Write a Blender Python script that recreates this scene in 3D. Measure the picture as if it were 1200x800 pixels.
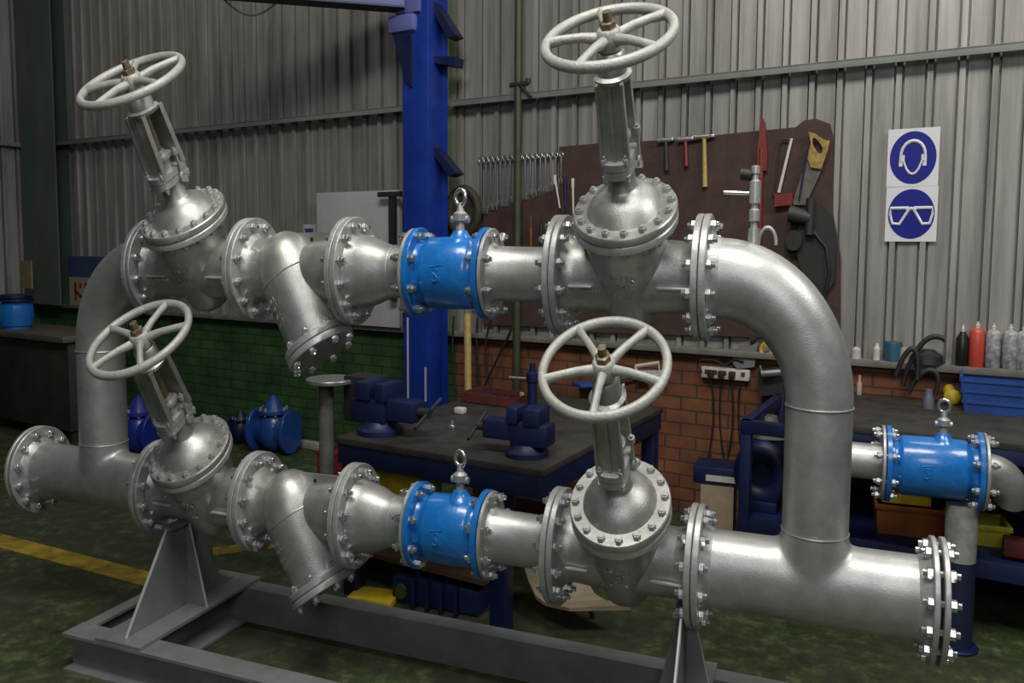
import bpy, bmesh, math, random
from mathutils import Vector, Matrix
random.seed(7)
PI = math.pi
C = bpy.context.scene.collection
for o in list(bpy.data.objects): bpy.data.objects.remove(o)

# ------------------------------------------------------------------ camera
# The photograph shows the place about a quarter taller than wide (squeezed frame), so every
# height is modelled with the factor SZ; all dimensions below are metres before that factor.
SZ = 1.2455
F_ = 927.8; SV = 1.2432
YAW, PITCH, ROLL = -0.3676, 0.0960, 0.0046
CP = Vector((-0.0198, -2.9198, 1.5586))
def basis():
    Fw = Vector((math.sin(YAW)*math.cos(PITCH), math.cos(YAW)*math.cos(PITCH), -math.sin(PITCH)))
    R = Vector((math.cos(YAW), -math.sin(YAW), 0)); U = R.cross(Fw)
    c, s = math.cos(ROLL), math.sin(ROLL)
    return Fw, c*R + s*U, -s*R + c*U
FW, RT, UP = basis()
cam = bpy.data.cameras.new('camera'); camo = bpy.data.objects.new('camera', cam); C.objects.link(camo)
cam.sensor_width = 36; cam.lens = 929.3/1200*36
cam.shift_x = 0.0; cam.shift_y = -39.2/1200
r0 = Vector((0.93302598, 0.35976301, 0.00575325)); r2 = Vector((-0.35828324, 0.93042168, -0.07712722)).normalized()
r0 = (r0 - r2*r0.dot(r2)).normalized(); r1 = (-r2).cross(r0)
M = Matrix((r0, r1, -r2)).transposed().to_4x4(); M.translation = Vector((CP.x, CP.y, CP.z*SZ))
camo.matrix_world = M
bpy.context.scene.camera = camo

# ------------------------------------------------------------------ light and exposure
sc = bpy.context.scene
sc.view_settings.view_transform = 'Standard'; sc.view_settings.look = 'None'
sc.view_settings.gamma = 1; sc.view_settings.use_curve_mapping = False
sc.view_settings.exposure = 0.0
w = bpy.data.worlds.new('world'); sc.world = w; w.use_nodes = True
bg = w.node_tree.nodes['Background']; bg.inputs[0].default_value = (0.80, 0.84, 0.90, 1); bg.inputs[1].default_value = 0.030
def area(name, loc, target, sx, sy, power, col):
    l = bpy.data.lights.new(name, 'AREA'); l.shape = 'RECTANGLE'; l.size = sx; l.size_y = sy; l.energy = power; l.color = col
    o = bpy.data.objects.new(name, l); C.objects.link(o); o.location = loc
    o.rotation_euler = (Vector(target)-Vector(loc)).to_track_quat('-Z', 'Y').to_euler(); return o
area('skylight_lamp', (-0.5, -2.3, 6.2), (-0.5, 0.2, 0), 3.4, 1.3, 280, (1.0, 0.98, 0.93))
area('roof_light_lamp', (0.8, 1.9, 6.3), (0.8, 2.3, 0), 2.4, .5, 48, (1.0, 0.96, 0.90))
area('side_bay_lamp', (3.1, -0.6, 5.2), (-2.5, 2.6, 1.8), 1.6, 1.2, 120, (0.98, 0.98, 0.95))
area('door_lamp', (0.6, -6.0, 4.0), (-1.0, 0.0, 1.0), 2.0, 1.6, 75, (0.94, 0.96, 1.0))
area('far_bay_lamp', (-6.0, 1.9, 6.3), (-6.0, 2.6, 1.0), 2.5, .5, 24, (0.98, 0.96, 0.92))

# ------------------------------------------------------------------ pixel helpers (1200x800 photograph -> metres)
ZO = 0.0
WY = 0.1507; WD = 2.8417
WX = Vector((math.cos(WY), -math.sin(WY), 0)); WN = Vector((-math.sin(WY), -math.cos(WY), 0))   # along wall, towards room
W0 = Vector((-0.8, WD, 0))
def ray(u, v): return FW + RT*((u-600)/F_) - UP*((v-400)/F_/SV)
def PX(u, v, X): d = ray(u, v); return CP + d*((X-CP.x)/d.x)
def PY(u, v, Y): d = ray(u, v); return CP + d*((Y-CP.y)/d.y)
def PZ(u, v, Z): d = ray(u, v); return CP + d*((Z-CP.z)/d.z)
def PW(u, v, off=0): d = ray(u, v); return CP + d*(((W0+WN*off-CP).dot(WN))/d.dot(WN))
def WSZ(u, v, off=0): P = PW(u, v, off); return (P-W0).dot(WX), P.z
def WP(s, off, z): return W0 + WX*s + WN*off + Vector((0, 0, z))

# ------------------------------------------------------------------ materials
MATS = {}
def mat(name, col, rough=0.5, metal=0.0, var=0.0, vscale=8.0, col2=None, bump=0.0, bscale=40.0, coat=0.0, emit=None, spec=0.5, stretch=None):
    if name in MATS: return MATS[name]
    m = bpy.data.materials.new(name); m.use_nodes = True; nt = m.node_tree; b = nt.nodes['Principled BSDF']
    b.inputs['Base Color'].default_value = (*col, 1); b.inputs['Roughness'].default_value = rough
    b.inputs['Metallic'].default_value = metal; b.inputs['Coat Weight'].default_value = coat; b.inputs['Coat Roughness'].default_value = 0.12
    b.inputs['Specular IOR Level'].default_value = spec
    tc = nt.nodes.new('ShaderNodeTexCoord'); src = tc.outputs['Object']
    if stretch:
        mp = nt.nodes.new('ShaderNodeMapping'); mp.inputs['Scale'].default_value = stretch; nt.links.new(src, mp.inputs[0]); src = mp.outputs[0]
    if var or col2:
        n = nt.nodes.new('ShaderNodeTexNoise'); n.inputs['Scale'].default_value = vscale; n.inputs['Detail'].default_value = 6; n.inputs['Roughness'].default_value = .65
        nt.links.new(src, n.inputs['Vector'])
        r = nt.nodes.new('ShaderNodeValToRGB'); r.color_ramp.elements[0].position = .35; r.color_ramp.elements[1].position = .68
        c2 = col2 or tuple(max(0, c*(1-var)) for c in col)
        r.color_ramp.elements[0].color = (*c2, 1); r.color_ramp.elements[1].color = (*col, 1)
        nt.links.new(n.outputs['Fac'], r.inputs[0]); nt.links.new(r.outputs[0], b.inputs['Base Color'])
    if bump:
        n2 = nt.nodes.new('ShaderNodeTexNoise'); n2.inputs['Scale'].default_value = bscale; n2.inputs['Detail'].default_value = 4
        nt.links.new(src, n2.inputs['Vector'])
        bp = nt.nodes.new('ShaderNodeBump'); bp.inputs['Strength'].default_value = bump; bp.inputs['Distance'].default_value = .01
        nt.links.new(n2.outputs['Fac'], bp.inputs['Height']); nt.links.new(bp.outputs[0], b.inputs['Normal'])
    MATS[name] = m; return m
SILVER = mat('silver_pipe_paint', (.52, .525, .50), .43, .72, .32, 7, bump=.08, bscale=160)
CAST = mat('silver_cast_paint', (.49, .49, .46), .41, .74, .28, 14, bump=.14, bscale=190)
WHEEL = mat('handwheel_paint', (.42, .42, .385), .5, .25, .22, 25, bump=.22, bscale=120)
FLANGE = mat('flange_paint', (.52, .52, .50), .43, .55, .3, 20, bump=.12, bscale=70)
ZINC = mat('zinc_bolt', (.74, .75, .76), .24, .9, .3, 60)
DULLBOLT = mat('painted_bolt', (.52, .52, .50), .42, .6, .3, 60)
BLUE = mat('valve_blue_enamel', (.010, .165, .52), .30, 0, .25, 18, bump=.12, bscale=60, coat=.5)
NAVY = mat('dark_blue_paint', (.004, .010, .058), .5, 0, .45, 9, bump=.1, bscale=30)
CRANE = mat('crane_blue_paint', (.006, .034, .28), .42, 0, .35, 5, bump=.05, bscale=30)
CRANEL = mat('boom_pale_blue_paint', (.12, .14, .36), .5, 0, .2, 5)
BRASS = mat('brass_stem', (.24, .19, .11), .5, .5, .6, 70)
STEELGREY = mat('frame_grey_paint', (.20, .215, .21), .5, .15, .3, 6, bump=.08, bscale=40)
EDGE = mat('painted_edge_highlight', (.55, .56, .55), .4, .5)  # pale colour standing in for highlights on plate edges and casting seams
BLACK = mat('black_rubber', (.012, .012, .012), .6)
DARK = mat('dark_machine_grey', (.03, .03, .03), .55, .2, .4, 8)
GIRT = mat('girt_green_grey', (.20, .215, .19), .6, .1, .25, 4)
COLG = mat('column_green', (.085, .120, .100), .6, .05, .3, 3, stretch=(1, 1, .3))
BOARD = mat('brown_tool_board', (.060, .030, .024), .8, 0, .45, 7, bump=.15, bscale=50)
WHITE = mat('white_sheet', (.42, .41, .40), .7, 0, .12, 5)
STEEL = mat('bare_steel', (.5, .5, .5), .35, .85, .3, 30)
YEL = mat('yellow_plastic', (.60, .44, .02), .5, 0, .4, 10)
ORANGE = mat('orange_plastic', (.24, .062, .008), .5, 0, .35, 10)
RED = mat('red_paint', (.17, .014, .011), .5, 0, .3, 12)
TOPD = mat('bench_top_grime', (.050, .043, .036), .62, .1, .5, 6, col2=(.018, .016, .014), bump=.2, bscale=25)
BROWN = mat('brown_wood', (.10, .055, .03), .7, 0, .4, 8)
TAN = mat('tan_plywood', (.38, .30, .20), .7, 0, .25, 9)
WOODY = mat('yellowed_wood_handle', (.42, .32, .10), .6, 0, .3, 20)
CRATE = mat('blue_crate_plastic', (.012, .06, .26), .55, 0, .3, 12)
CABLE = mat('black_cable', (.010, .010, .010), .55)
OFFW = mat('off_white_plastic', (.55, .52, .47), .5, 0, .2, 30)
SIGNW = mat('sign_white', (.62, .61, .62), .35, 0, .06, 6)
SIGNB = mat('sign_blue', (.008, .012, .20), .45, 0, .12, 6, spec=.25)
CYL = mat('cylinder_dark_green', (.02, .035, .02), .6, 0, .3, 6)
PILAST = mat('pilaster_green', (.14, .165, .10), .6, 0, .25, 5)
CONDUIT = mat('conduit_olive', (.050, .058, .030), .55, .2, .3, 8)

def corrugated_mat(name, c1, c2):
    m = bpy.data.materials.new(name); m.use_nodes = True; nt = m.node_tree; b = nt.nodes['Principled BSDF']
    b.inputs['Roughness'].default_value = .48; b.inputs['Metallic'].default_value = .25
    tc = nt.nodes.new('ShaderNodeTexCoord'); mp = nt.nodes.new('ShaderNodeMapping'); mp.inputs['Scale'].default_value = (5.83, 1, .35)
    nt.links.new(tc.outputs['Object'], mp.inputs[0])
    n = nt.nodes.new('ShaderNodeTexNoise'); n.inputs['Scale'].default_value = 1.3; n.inputs['Detail'].default_value = 7; n.inputs['Roughness'].default_value = .7
    nt.links.new(mp.outputs[0], n.inputs['Vector'])
    r = nt.nodes.new('ShaderNodeValToRGB'); r.color_ramp.elements[0].position = .3; r.color_ramp.elements[1].position = .72
    r.color_ramp.elements[0].color = (*c2, 1); r.color_ramp.elements[1].color = (*c1, 1)
    nt.links.new(n.outputs['Fac'], r.inputs[0]); nt.links.new(r.outputs[0], b.inputs['Base Color'])
    return m
SHEET = corrugated_mat('galvanised_cladding', (.37, .35, .33), (.13, .125, .11))
def brick_mat(name, c1, c2, mortar, w=.23, h=.0955):
    m = bpy.data.materials.new(name); m.use_nodes = True; nt = m.node_tree; b = nt.nodes['Principled BSDF']
    b.inputs['Roughness'].default_value = .75
    tc = nt.nodes.new('ShaderNodeTexCoord'); sp = nt.nodes.new('ShaderNodeSeparateXYZ'); cb = nt.nodes.new('ShaderNodeCombineXYZ')
    nt.links.new(tc.outputs['Object'], sp.inputs[0]); nt.links.new(sp.outputs[0], cb.inputs[0]); nt.links.new(sp.outputs[2], cb.inputs[1])
    br = nt.nodes.new('ShaderNodeTexBrick'); br.inputs['Scale'].default_value = 1; br.inputs['Brick Width'].default_value = w; br.inputs['Row Height'].default_value = h
    br.inputs['Mortar Size'].default_value = .007; br.inputs['Color1'].default_value = (*c1, 1); br.inputs['Color2'].default_value = (*c2, 1); br.inputs['Mortar'].default_value = (*mortar, 1)
    nt.links.new(cb.outputs[0], br.inputs['Vector'])
    n = nt.nodes.new('ShaderNodeTexNoise'); n.inputs['Scale'].default_value = 4; n.inputs['Detail'].default_value = 6
    nt.links.new(tc.outputs['Object'], n.inputs['Vector'])
    r = nt.nodes.new('ShaderNodeValToRGB'); r.color_ramp.elements[0].color = (.45, .45, .45, 1); r.color_ramp.elements[1].color = (1.3, 1.25, 1.2, 1)
    r.color_ramp.elements[0].position = .3; r.color_ramp.elements[1].position = .75
    nt.links.new(n.outputs['Fac'], r.inputs[0])
    mx = nt.nodes.new('ShaderNodeMixRGB'); mx.blend_type = 'MULTIPLY'; mx.inputs[0].default_value = 1
    nt.links.new(br.outputs['Color'], mx.inputs[1]); nt.links.new(r.outputs[0], mx.inputs[2]); nt.links.new(mx.outputs[0], b.inputs['Base Color'])
    bp = nt.nodes.new('ShaderNodeBump'); bp.inputs['Strength'].default_value = .6; bp.inputs['Distance'].default_value = .01; bp.invert = True
    nt.links.new(br.outputs['Fac'], bp.inputs['Height']); nt.links.new(bp.outputs[0], b.inputs['Normal'])
    return m
BRICKG = brick_mat('green_painted_brick', (.024, .075, .016), (.030, .090, .020), (.014, .036, .011))
BRICKO = brick_mat('orange_brick', (.21, .078, .030), (.155, .056, .024), (.06, .040, .028))
def floor_mat():
    m = bpy.data.materials.new('worn_green_floor'); m.use_nodes = True; nt = m.node_tree; b = nt.nodes['Principled BSDF']
    b.inputs['Roughness'].default_value = .55
    tc = nt.nodes.new('ShaderNodeTexCoord')
    n = nt.nodes.new('ShaderNodeTexNoise'); n.inputs['Scale'].default_value = 9; n.inputs['Detail'].default_value = 10; n.inputs['Roughness'].default_value = .75
    n3 = nt.nodes.new('ShaderNodeTexNoise'); n3.inputs['Scale'].default_value = .9; n3.inputs['Detail'].default_value = 5
    nt.links.new(tc.outputs['Object'], n.inputs['Vector']); nt.links.new(tc.outputs['Object'], n3.inputs['Vector'])
    r = nt.nodes.new('ShaderNodeValToRGB'); e = r.color_ramp.elements
    e[0].position = .34; e[0].color = (.014, .021, .008, 1); e[1].position = .72; e[1].color = (.150, .155, .065, 1)
    k = e.new(.52); k.color = (.034, .052, .018, 1)
    nt.links.new(n.outputs['Fac'], r.inputs[0])
    r3 = nt.nodes.new('ShaderNodeValToRGB'); r3.color_ramp.elements[0].position = .46; r3.color_ramp.elements[1].position = .6
    r3.color_ramp.elements[0].color = (0, 0, 0, 1); r3.color_ramp.elements[1].color = (1, 1, 1, 1); nt.links.new(n3.outputs['Fac'], r3.inputs[0])
    mx = nt.nodes.new('ShaderNodeMixRGB'); mx.inputs[2].default_value = (.040, .034, .024, 1)
    ml = nt.nodes.new('ShaderNodeMath'); ml.operation = 'MULTIPLY'; ml.inputs[1].default_value = .55; nt.links.new(r3.outputs[0], ml.inputs[0])
    nt.links.new(ml.outputs[0], mx.inputs[0]); nt.links.new(r.outputs[0], mx.inputs[1]); nt.links.new(mx.outputs[0], b.inputs['Base Color'])
    bp = nt.nodes.new('ShaderNodeBump'); bp.inputs['Strength'].default_value = .3; bp.inputs['Distance'].default_value = .01
    nt.links.new(n.outputs['Fac'], bp.inputs['Height']); nt.links.new(bp.outputs[0], b.inputs['Normal'])
    return m
FLOORM = floor_mat()

# ------------------------------------------------------------------ mesh builder
def perp(a):
    a = a.normalized(); r = Vector((0, 0, 1)) if abs(a.z) < .9 else Vector((1, 0, 0))
    x = r.cross(a).normalized(); return x, a.cross(x)
class MB:
    def __init__(s): s.v = []; s.f = []; s.mi = []; s.cur = 0
    def add(s, vs, fs):
        n = len(s.v); s.v += [Vector(p) for p in vs]; s.f += [tuple(i+n for i in f) for f in fs]; s.mi += [s.cur]*len(fs); return s
    def box(s, c, d, rz=0, rx=0, ry=0, bev=0):
        R = Matrix.Rotation(rz, 3, 'Z') @ Matrix.Rotation(ry, 3, 'Y') @ Matrix.Rotation(rx, 3, 'X'); c = Vector(c)
        hx, hy, hz = d[0]/2, d[1]/2, d[2]/2
        if bev <= 0:
            vs = [c + R @ Vector((x*hx, y*hy, z*hz)) for x in (-1, 1) for y in (-1, 1) for z in (-1, 1)]
            return s.add(vs, [(0, 1, 3, 2), (4, 6, 7, 5), (0, 4, 5, 1), (2, 3, 7, 6), (0, 2, 6, 4), (1, 5, 7, 3)])
        b = min(bev, hx*.9, hy*.9, hz*.9); bm = bmesh.new(); bmesh.ops.create_cube(bm, size=1)
        for v in bm.verts: v.co = Vector((v.co.x*2*hx, v.co.y*2*hy, v.co.z*2*hz))
        bmesh.ops.bevel(bm, geom=list(bm.edges), offset=b, segments=2, affect='EDGES', profile=.5)
        bm.verts.index_update(); vs = [c + R @ v.co for v in bm.verts]; fs = [tuple(v.index for v in f.verts) for f in bm.faces]; bm.free()
        return s.add(vs, fs)
    def loft(s, secs, cap=True, n=None):
        """secs: list of rings (equal number of points)"""
        n = len(secs[0]); vs = [p for r in secs for p in r]; fs = []
        for i in range(len(secs)-1):
            for j in range(n): fs.append((i*n+j, i*n+(j+1) % n, (i+1)*n+(j+1) % n, (i+1)*n+j))
        if cap: fs.append(tuple(reversed(range(n)))); fs.append(tuple((len(secs)-1)*n+j for j in range(n)))
        return s.add(vs, fs)
    def lathe(s, o, a, prof, seg=40, cap=True, sx=1, sy=1, ref=None):
        o = Vector(o); a = Vector(a).normalized()
        if ref is None: x, y = perp(a)
        else: x = Vector(ref).normalized(); y = a.cross(x)
        return s.loft([[o + a*t + x*(sx*max(r, 1e-5)*math.cos(2*PI*k/seg)) + y*(sy*max(r, 1e-5)*math.sin(2*PI*k/seg)) for k in range(seg)] for t, r in prof], cap)
    def cyl(s, p0, p1, r0, r1=None, seg=20):
        p0 = Vector(p0); p1 = Vector(p1); L = (p1-p0).length; r1 = r0 if r1 is None else r1
        return s.lathe(p0, p1-p0, [(0, r0), (L, r1)], seg)
    def disc(s, o, a, r, t0, t1, seg=48, ch=.003):
        return s.lathe(o, a, [(t0, 0), (t0, r-ch), (t0+ch, r), (t1-ch, r), (t1, r-ch), (t1, 0)], seg, False)
    def ring(s, o, a, R, r, seg=48, seg2=10, flat=1.0):
        o = Vector(o); a = Vector(a).normalized(); x, y = perp(a); secs = []
        vs = []; fs = []
        for i in range(seg):
            t = 2*PI*i/seg; d = x*math.cos(t) + y*math.sin(t)
            for j in range(seg2):
                q = 2*PI*j/seg2; vs.append(o + d*(R + r*math.cos(q)) + a*(r*flat*math.sin(q)))
        for i in range(seg):
            for j in range(seg2): fs.append((i*seg2+j, ((i+1) % seg)*seg2+j, ((i+1) % seg)*seg2+(j+1) % seg2, i*seg2+(j+1) % seg2))
        return s.add(vs, fs)
    def tube(s, pts, r, seg=10, rr=None):
        pts = [Vector(p) for p in pts]; secs = []; x = None
        for i, p in enumerate(pts):
            t = (pts[min(i+1, len(pts)-1)] - pts[max(i-1, 0)]).normalized()
            if x is None: x, y = perp(t)
            else: x = (x - t*x.dot(t)).normalized(); y = t.cross(x)
            q = rr[i] if rr else r
            secs.append([p + x*(q*math.cos(2*PI*k/seg)) + y*(q*math.sin(2*PI*k/seg)) for k in range(seg)])
        return s.loft(secs)
    def prism(s, poly, o, u, v, n, th):
        """polygon (list of 2d) in plane u,v at o, thickness th along n (centred)"""
        o = Vector(o); u = Vector(u); v = Vector(v); n = Vector(n).normalized()
        a = [o + u*p[0] + v*p[1] - n*(th/2) for p in poly]; b = [q + n*th for q in a]; k = len(poly)
        return s.add(a+b, [tuple(reversed(range(k))), tuple(range(k, 2*k))] + [(i, (i+1) % k, (i+1) % k+k, i+k) for i in range(k)])
    def sphere(s, c, r, seg=20, sx=1, sy=1, sz=1):
        c = Vector(c); prof = [(-math.cos(PI*i/10)*r, math.sin(PI*i/10)*r) for i in range(11)]
        n = len(s.v); s.lathe(c, (0, 0, 1), prof, seg, False)
        for i in range(n, len(s.v)): d = s.v[i]-c; s.v[i] = c + Vector((d.x*sx, d.y*sy, d.z*sz))
        return s
def make_mesh(name, mb, m, base, rz=0, ang=38):
    me = bpy.data.meshes.new(name); R = Matrix.Rotation(-rz, 3, 'Z'); base = Vector(base)
    vs = []
    for v in mb.v:
        d = R @ (v-base); vs.append((d.x, d.y, d.z*SZ))
    me.from_pydata(vs, [], mb.f)
    ms = m if isinstance(m, (list, tuple)) else [m]
    for q in ms: me.materials.append(q)
    me.polygons.foreach_set('material_index', mb.mi); me.polygons.foreach_set('use_smooth', [True]*len(mb.f))
    bm = bmesh.new(); bm.from_mesh(me); bmesh.ops.remove_doubles(bm, verts=bm.verts, dist=1e-5); bmesh.ops.dissolve_degenerate(bm, edges=bm.edges, dist=1e-6)
    bmesh.ops.recalc_face_normals(bm, faces=bm.faces); bm.to_mesh(me); bm.free()
    me.set_sharp_from_angle(angle=math.radians(ang)); me.update(); return me
INFO = {}
def thing(name, label, cat, loc, rz=0, group=None):
    o = bpy.data.objects.new(name, None); C.objects.link(o); o.empty_display_size = .05
    o.location = (loc[0], loc[1], loc[2]*SZ); o.rotation_euler = (0, 0, rz); o['label'] = label; o['category'] = cat
    if group: o['group'] = group
    INFO[o.name] = (Vector(loc), rz); return o
def frame_of(o):
    while o.parent: o = o.parent
    return INFO[o.name]
def part(parent, name, mb, m, label=None, ang=38):
    base, rz = frame_of(parent)
    o = bpy.data.objects.new(name, make_mesh(name, mb, m, base, rz, ang)); C.objects.link(o); o.parent = parent
    if label: o['label'] = label
    return o
def solo(name, mb, m, label, cat, loc, rz=0, group=None, ang=38):
    o = bpy.data.objects.new(name, make_mesh(name, mb, m, loc, rz, ang)); C.objects.link(o)
    o.location = (loc[0], loc[1], loc[2]*SZ); o.rotation_euler = (0, 0, rz); o['label'] = label; o['category'] = cat
    if group: o['group'] = group
    INFO[o.name] = (Vector(loc), rz); return o
def struct(name, mb, m, loc=(0, 0, 0), rz=0, ang=38):
    o = bpy.data.objects.new(name, make_mesh(name, mb, m, loc, rz, ang)); C.objects.link(o)
    o.location = (loc[0], loc[1], loc[2]*SZ); o.rotation_euler = (0, 0, rz); o['kind'] = 'structure'; INFO[o.name] = (Vector(loc), rz); return o
def inst(parent, name, me, p):
    base, rz = frame_of(parent); d = Matrix.Rotation(-rz, 3, 'Z') @ (Vector(p)-base)
    o = bpy.data.objects.new(name, me); C.objects.link(o); o.parent = parent; o.location = (d.x, d.y, d.z*SZ); return o
X_ = Vector((1, 0, 0)); Y_ = Vector((0, 1, 0)); Z_ = Vector((0, 0, 1))

# ================================================================== the setting
mb = MB(); mb.add([(-12, -6, 0), (3.5, -6, 0), (3.5, 5, 0), (-12, 5, 0)], [(0, 1, 2, 3)]); mb.v  # slab below
mb.add([(-12, -6, -.1), (3.5, -6, -.1), (3.5, 5, -.1), (-12, 5, -.1)], [(3, 2, 1, 0)]); struct('floor', mb, FLOORM)
sCor = WSZ(45, 300)[0]; zLed = .955
S1 = 3.3; ZT = 4.6
def corr(s0, s1, z0, z1, P0, AX, NR, name, m, phase=0.0):
    """IBR-type sheet: wide pans, narrow ribs"""
    pit = .1715; pts = []; k = math.floor(s0/pit)
    while k*pit < s1:
        b = k*pit + phase
        for ds, dp in ((0, 0), (.001, -.035), (.0115, -.035), (.0135, .027), (.046, .027), (.048, -.035), (.0585, -.035), (.0595, 0)):  # deep grooves beside each rib are added to give dark shadow lines
            q = b+ds
            if s0 <= q <= s1: pts.append((q, dp))
        k += 1
    mb = MB(); n = len(pts)
    vs = [P0 + AX*q + NR*d + Z_*z0 for q, d in pts] + [P0 + AX*q + NR*d + Z_*z1 for q, d in pts]
    mb.add(vs, [(i, i+1, n+i+1, n+i) for i in range(n-1)]); return mb
wc = W0 + WX*sCor
mb = corr(sCor, S1, zLed, ZT, W0, WX, WN, 'wall_back', SHEET)
struct('wall_back', mb, SHEET, wc, -WY, ang=20)
mb = corr(0, 6.5, zLed, ZT, wc, WN, WX, 'wall_left', SHEET)
struct('wall_left', mb, SHEET, wc, -WY - PI/2, ang=20)
# brick dado under the cladding
sJ = WSZ(536, 420)[0]
mb = MB(); mb.cur = 0
def wbox(mb, s0, s1, o0, o1, z0, z1, bev=0):
    return mb.box(WP((s0+s1)/2, (o0+o1)/2, (z0+z1)/2), (abs(s1-s0), abs(o1-o0), abs(z1-z0)), -WY, bev=bev)
wbox(mb, sCor, sJ, -.12, .02, 0, zLed); mb.cur = 1; wbox(mb, sJ, S1, -.12, .02, 0, zLed)
struct('wall_back_lower', mb, [BRICKG, BRICKO], W0, -WY)
mb = MB(); mb.box(wc + WN*3.25 + WX*(-.05) + Z_*(zLed/2), (.14, 6.5, zLed), -WY); struct('wall_left_lower', mb, BRICKG, wc, -WY)
# concrete ledge along the top of the brickwork
LEDM = mat('ledge_grimy_cement', (.16, .15, .13), .75, 0, .4, 9)
mb = MB(); wbox(mb, sCor, S1, -.12, .10, zLed, zLed+.035, .006); struct('trim_1', mb, LEDM, W0, -WY)
zL = zLed+.035
# girts
zG = WSZ(300, 147)[1]
def girt(name, s0, s1, z):
    mb = MB(); wbox(mb, s0, s1, .0285, .12, z+.006, z+.018, .002); wbox(mb, s0, s1, .108, .12, z-.022, z+.018, .002)
    struct(name, mb, GIRT, WP(s0, .05, z), -WY)
sP = WSZ(530, 120)[0]
girt('trim_2', sCor, sP-.05, zG); girt('trim_3', sP+.06, S1, zG)
mb = MB(); p = wc + WN*3.25 + Z_*zG; mb.box(p + WX*.05, (.085, 6.5, .04), -WY, bev=.004); struct('trim_4', mb, GIRT, p, -WY)
# steel columns of the building
def hcol(name, s, off, wdt, dep, z0, z1, m):
    mb = MB()
    for sg in (-1, 1): wbox(mb, s-wdt/2, s+wdt/2, off+sg*dep/2-.006, off+sg*dep/2+.006, z0, z1)
    wbox(mb, s-.005, s+.005, off-dep/2, off+dep/2, z0, z1); struct(name, mb, m, WP(s, off, z0), -WY)
sc0 = WSZ(47, 200, .35)[0]
mb = MB()
a0 = WSZ(33, 0, .2)[0]; 
s_a = WSZ(64, 175, .2)[0]; s_b = WSZ(24, 175, .2)[0]
wbox(mb, s_b, s_a, .19, .205, zL, ZT); wbox(mb, s_b, s_a, .025, .04, zL, ZT); wbox(mb, (s_a+s_b)/2-.008, (s_a+s_b)/2+.008, .04, .19, zL, ZT)
struct('trim_5', mb, COLG, WP(s_a, .2, zL), -WY)
hcol('trim_6', sP-.02, .10, .13, .16, zL, ZT, PILAST)
# yellow walkway lines
YL = mat('yellow_floor_paint', (.42, .29, .02), .6, 0, .5, 7, col2=(.12, .09, .01))
mb = MB()
def strip(mb, a, b, wd, z=.004):
    a = Vector((*a, 0)); b = Vector((*b, 0)); d = (b-a).normalized(); n = Vector((-d.y, d.x, 0))*(wd/2)
    mb.add([a-n, b-n, b+n, a+n, a-n+Z_*z, b-n+Z_*z, b+n+Z_*z, a+n+Z_*z], [(3, 2, 1, 0), (4, 5, 6, 7), (0, 1, 5, 4), (1, 2, 6, 5), (2, 3, 7, 6), (3, 0, 4, 7)])
strip(mb, (-7.5, .80), (-2.6, .42), .15); struct('trim_7', mb, YL)
mb = MB(); strip(mb, (-3.54, .97), (-3.05, 1.42), .13); struct('trim_8', mb, YL)

# ================================================================== the pipe manifold
ZLo, ZUp = .615, 1.472          # heights of the two runs
RP = .110
XA, XB, XC, XD, XE, XF, XG, XH, XI = -3.790, -2.965, -2.390, -1.872, -1.565, -1.238, -.937, -.402, .385
FT = .025                        # flange thickness
def hexbolt_mesh(name, ax, half, rn, m, base=Vector((0, 0, 0)), stud=.012, h=.018):
    ax = Vector(ax).normalized(); mb = MB(); x, y = perp(ax)
    for sg in (-1, 1):
        mb.lathe(base, ax*sg, [(half, 0), (half, rn), (half+h-.003, rn), (half+h, rn*.82), (half+h, 0)], 6, False)
        mb.lathe(base, ax*sg, [(half+h, rn*.55), (half+h+stud, rn*.55)], 8)
    mb.lathe(base, ax, [(-half, rn*.55), (half, rn*.55)], 8)
    return make_mesh(name, mb, m, base)
BOLT_BIG = hexbolt_mesh('flange_bolt', X_, FT+.002, .0155, ZINC)
BOLT_SM = hexbolt_mesh('flange_bolt_small', X_, .026, .0145, ZINC)
def bolts_x(parent, X, z, R, n, me=None, name='bolt', Y=0, ph=.5):
    for k in range(n):
        a = 2*PI*(k+ph)/n; inst(parent, name, me or BOLT_BIG, (X, Y+R*math.cos(a), z+R*math.sin(a)))
def bead(parent, o, a, r, name='weld_bead', m=SILVER):
    mb = MB(); mb.ring(o, a, r, .0028, 64, 6); part(parent, name, mb, m)

def flange_part(parent, x0, x1, z, r, m=FLANGE, Y=0, hub=None, label=None):
    mb = MB(); mb.disc((0, Y, z), X_, r, min(x0, x1), max(x0, x1), 56)
    if hub:  # (direction, root radius, length)
        sg, rr, L = hub; xs = max(x0, x1) if sg > 0 else min(x0, x1)
        mb.lathe((xs, Y, z), X_*sg, [(-.002, rr+.028), (L*.4, rr+.012), (L, rr)], 48)
    return part(parent, 'flange', mb, m, label)

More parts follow.
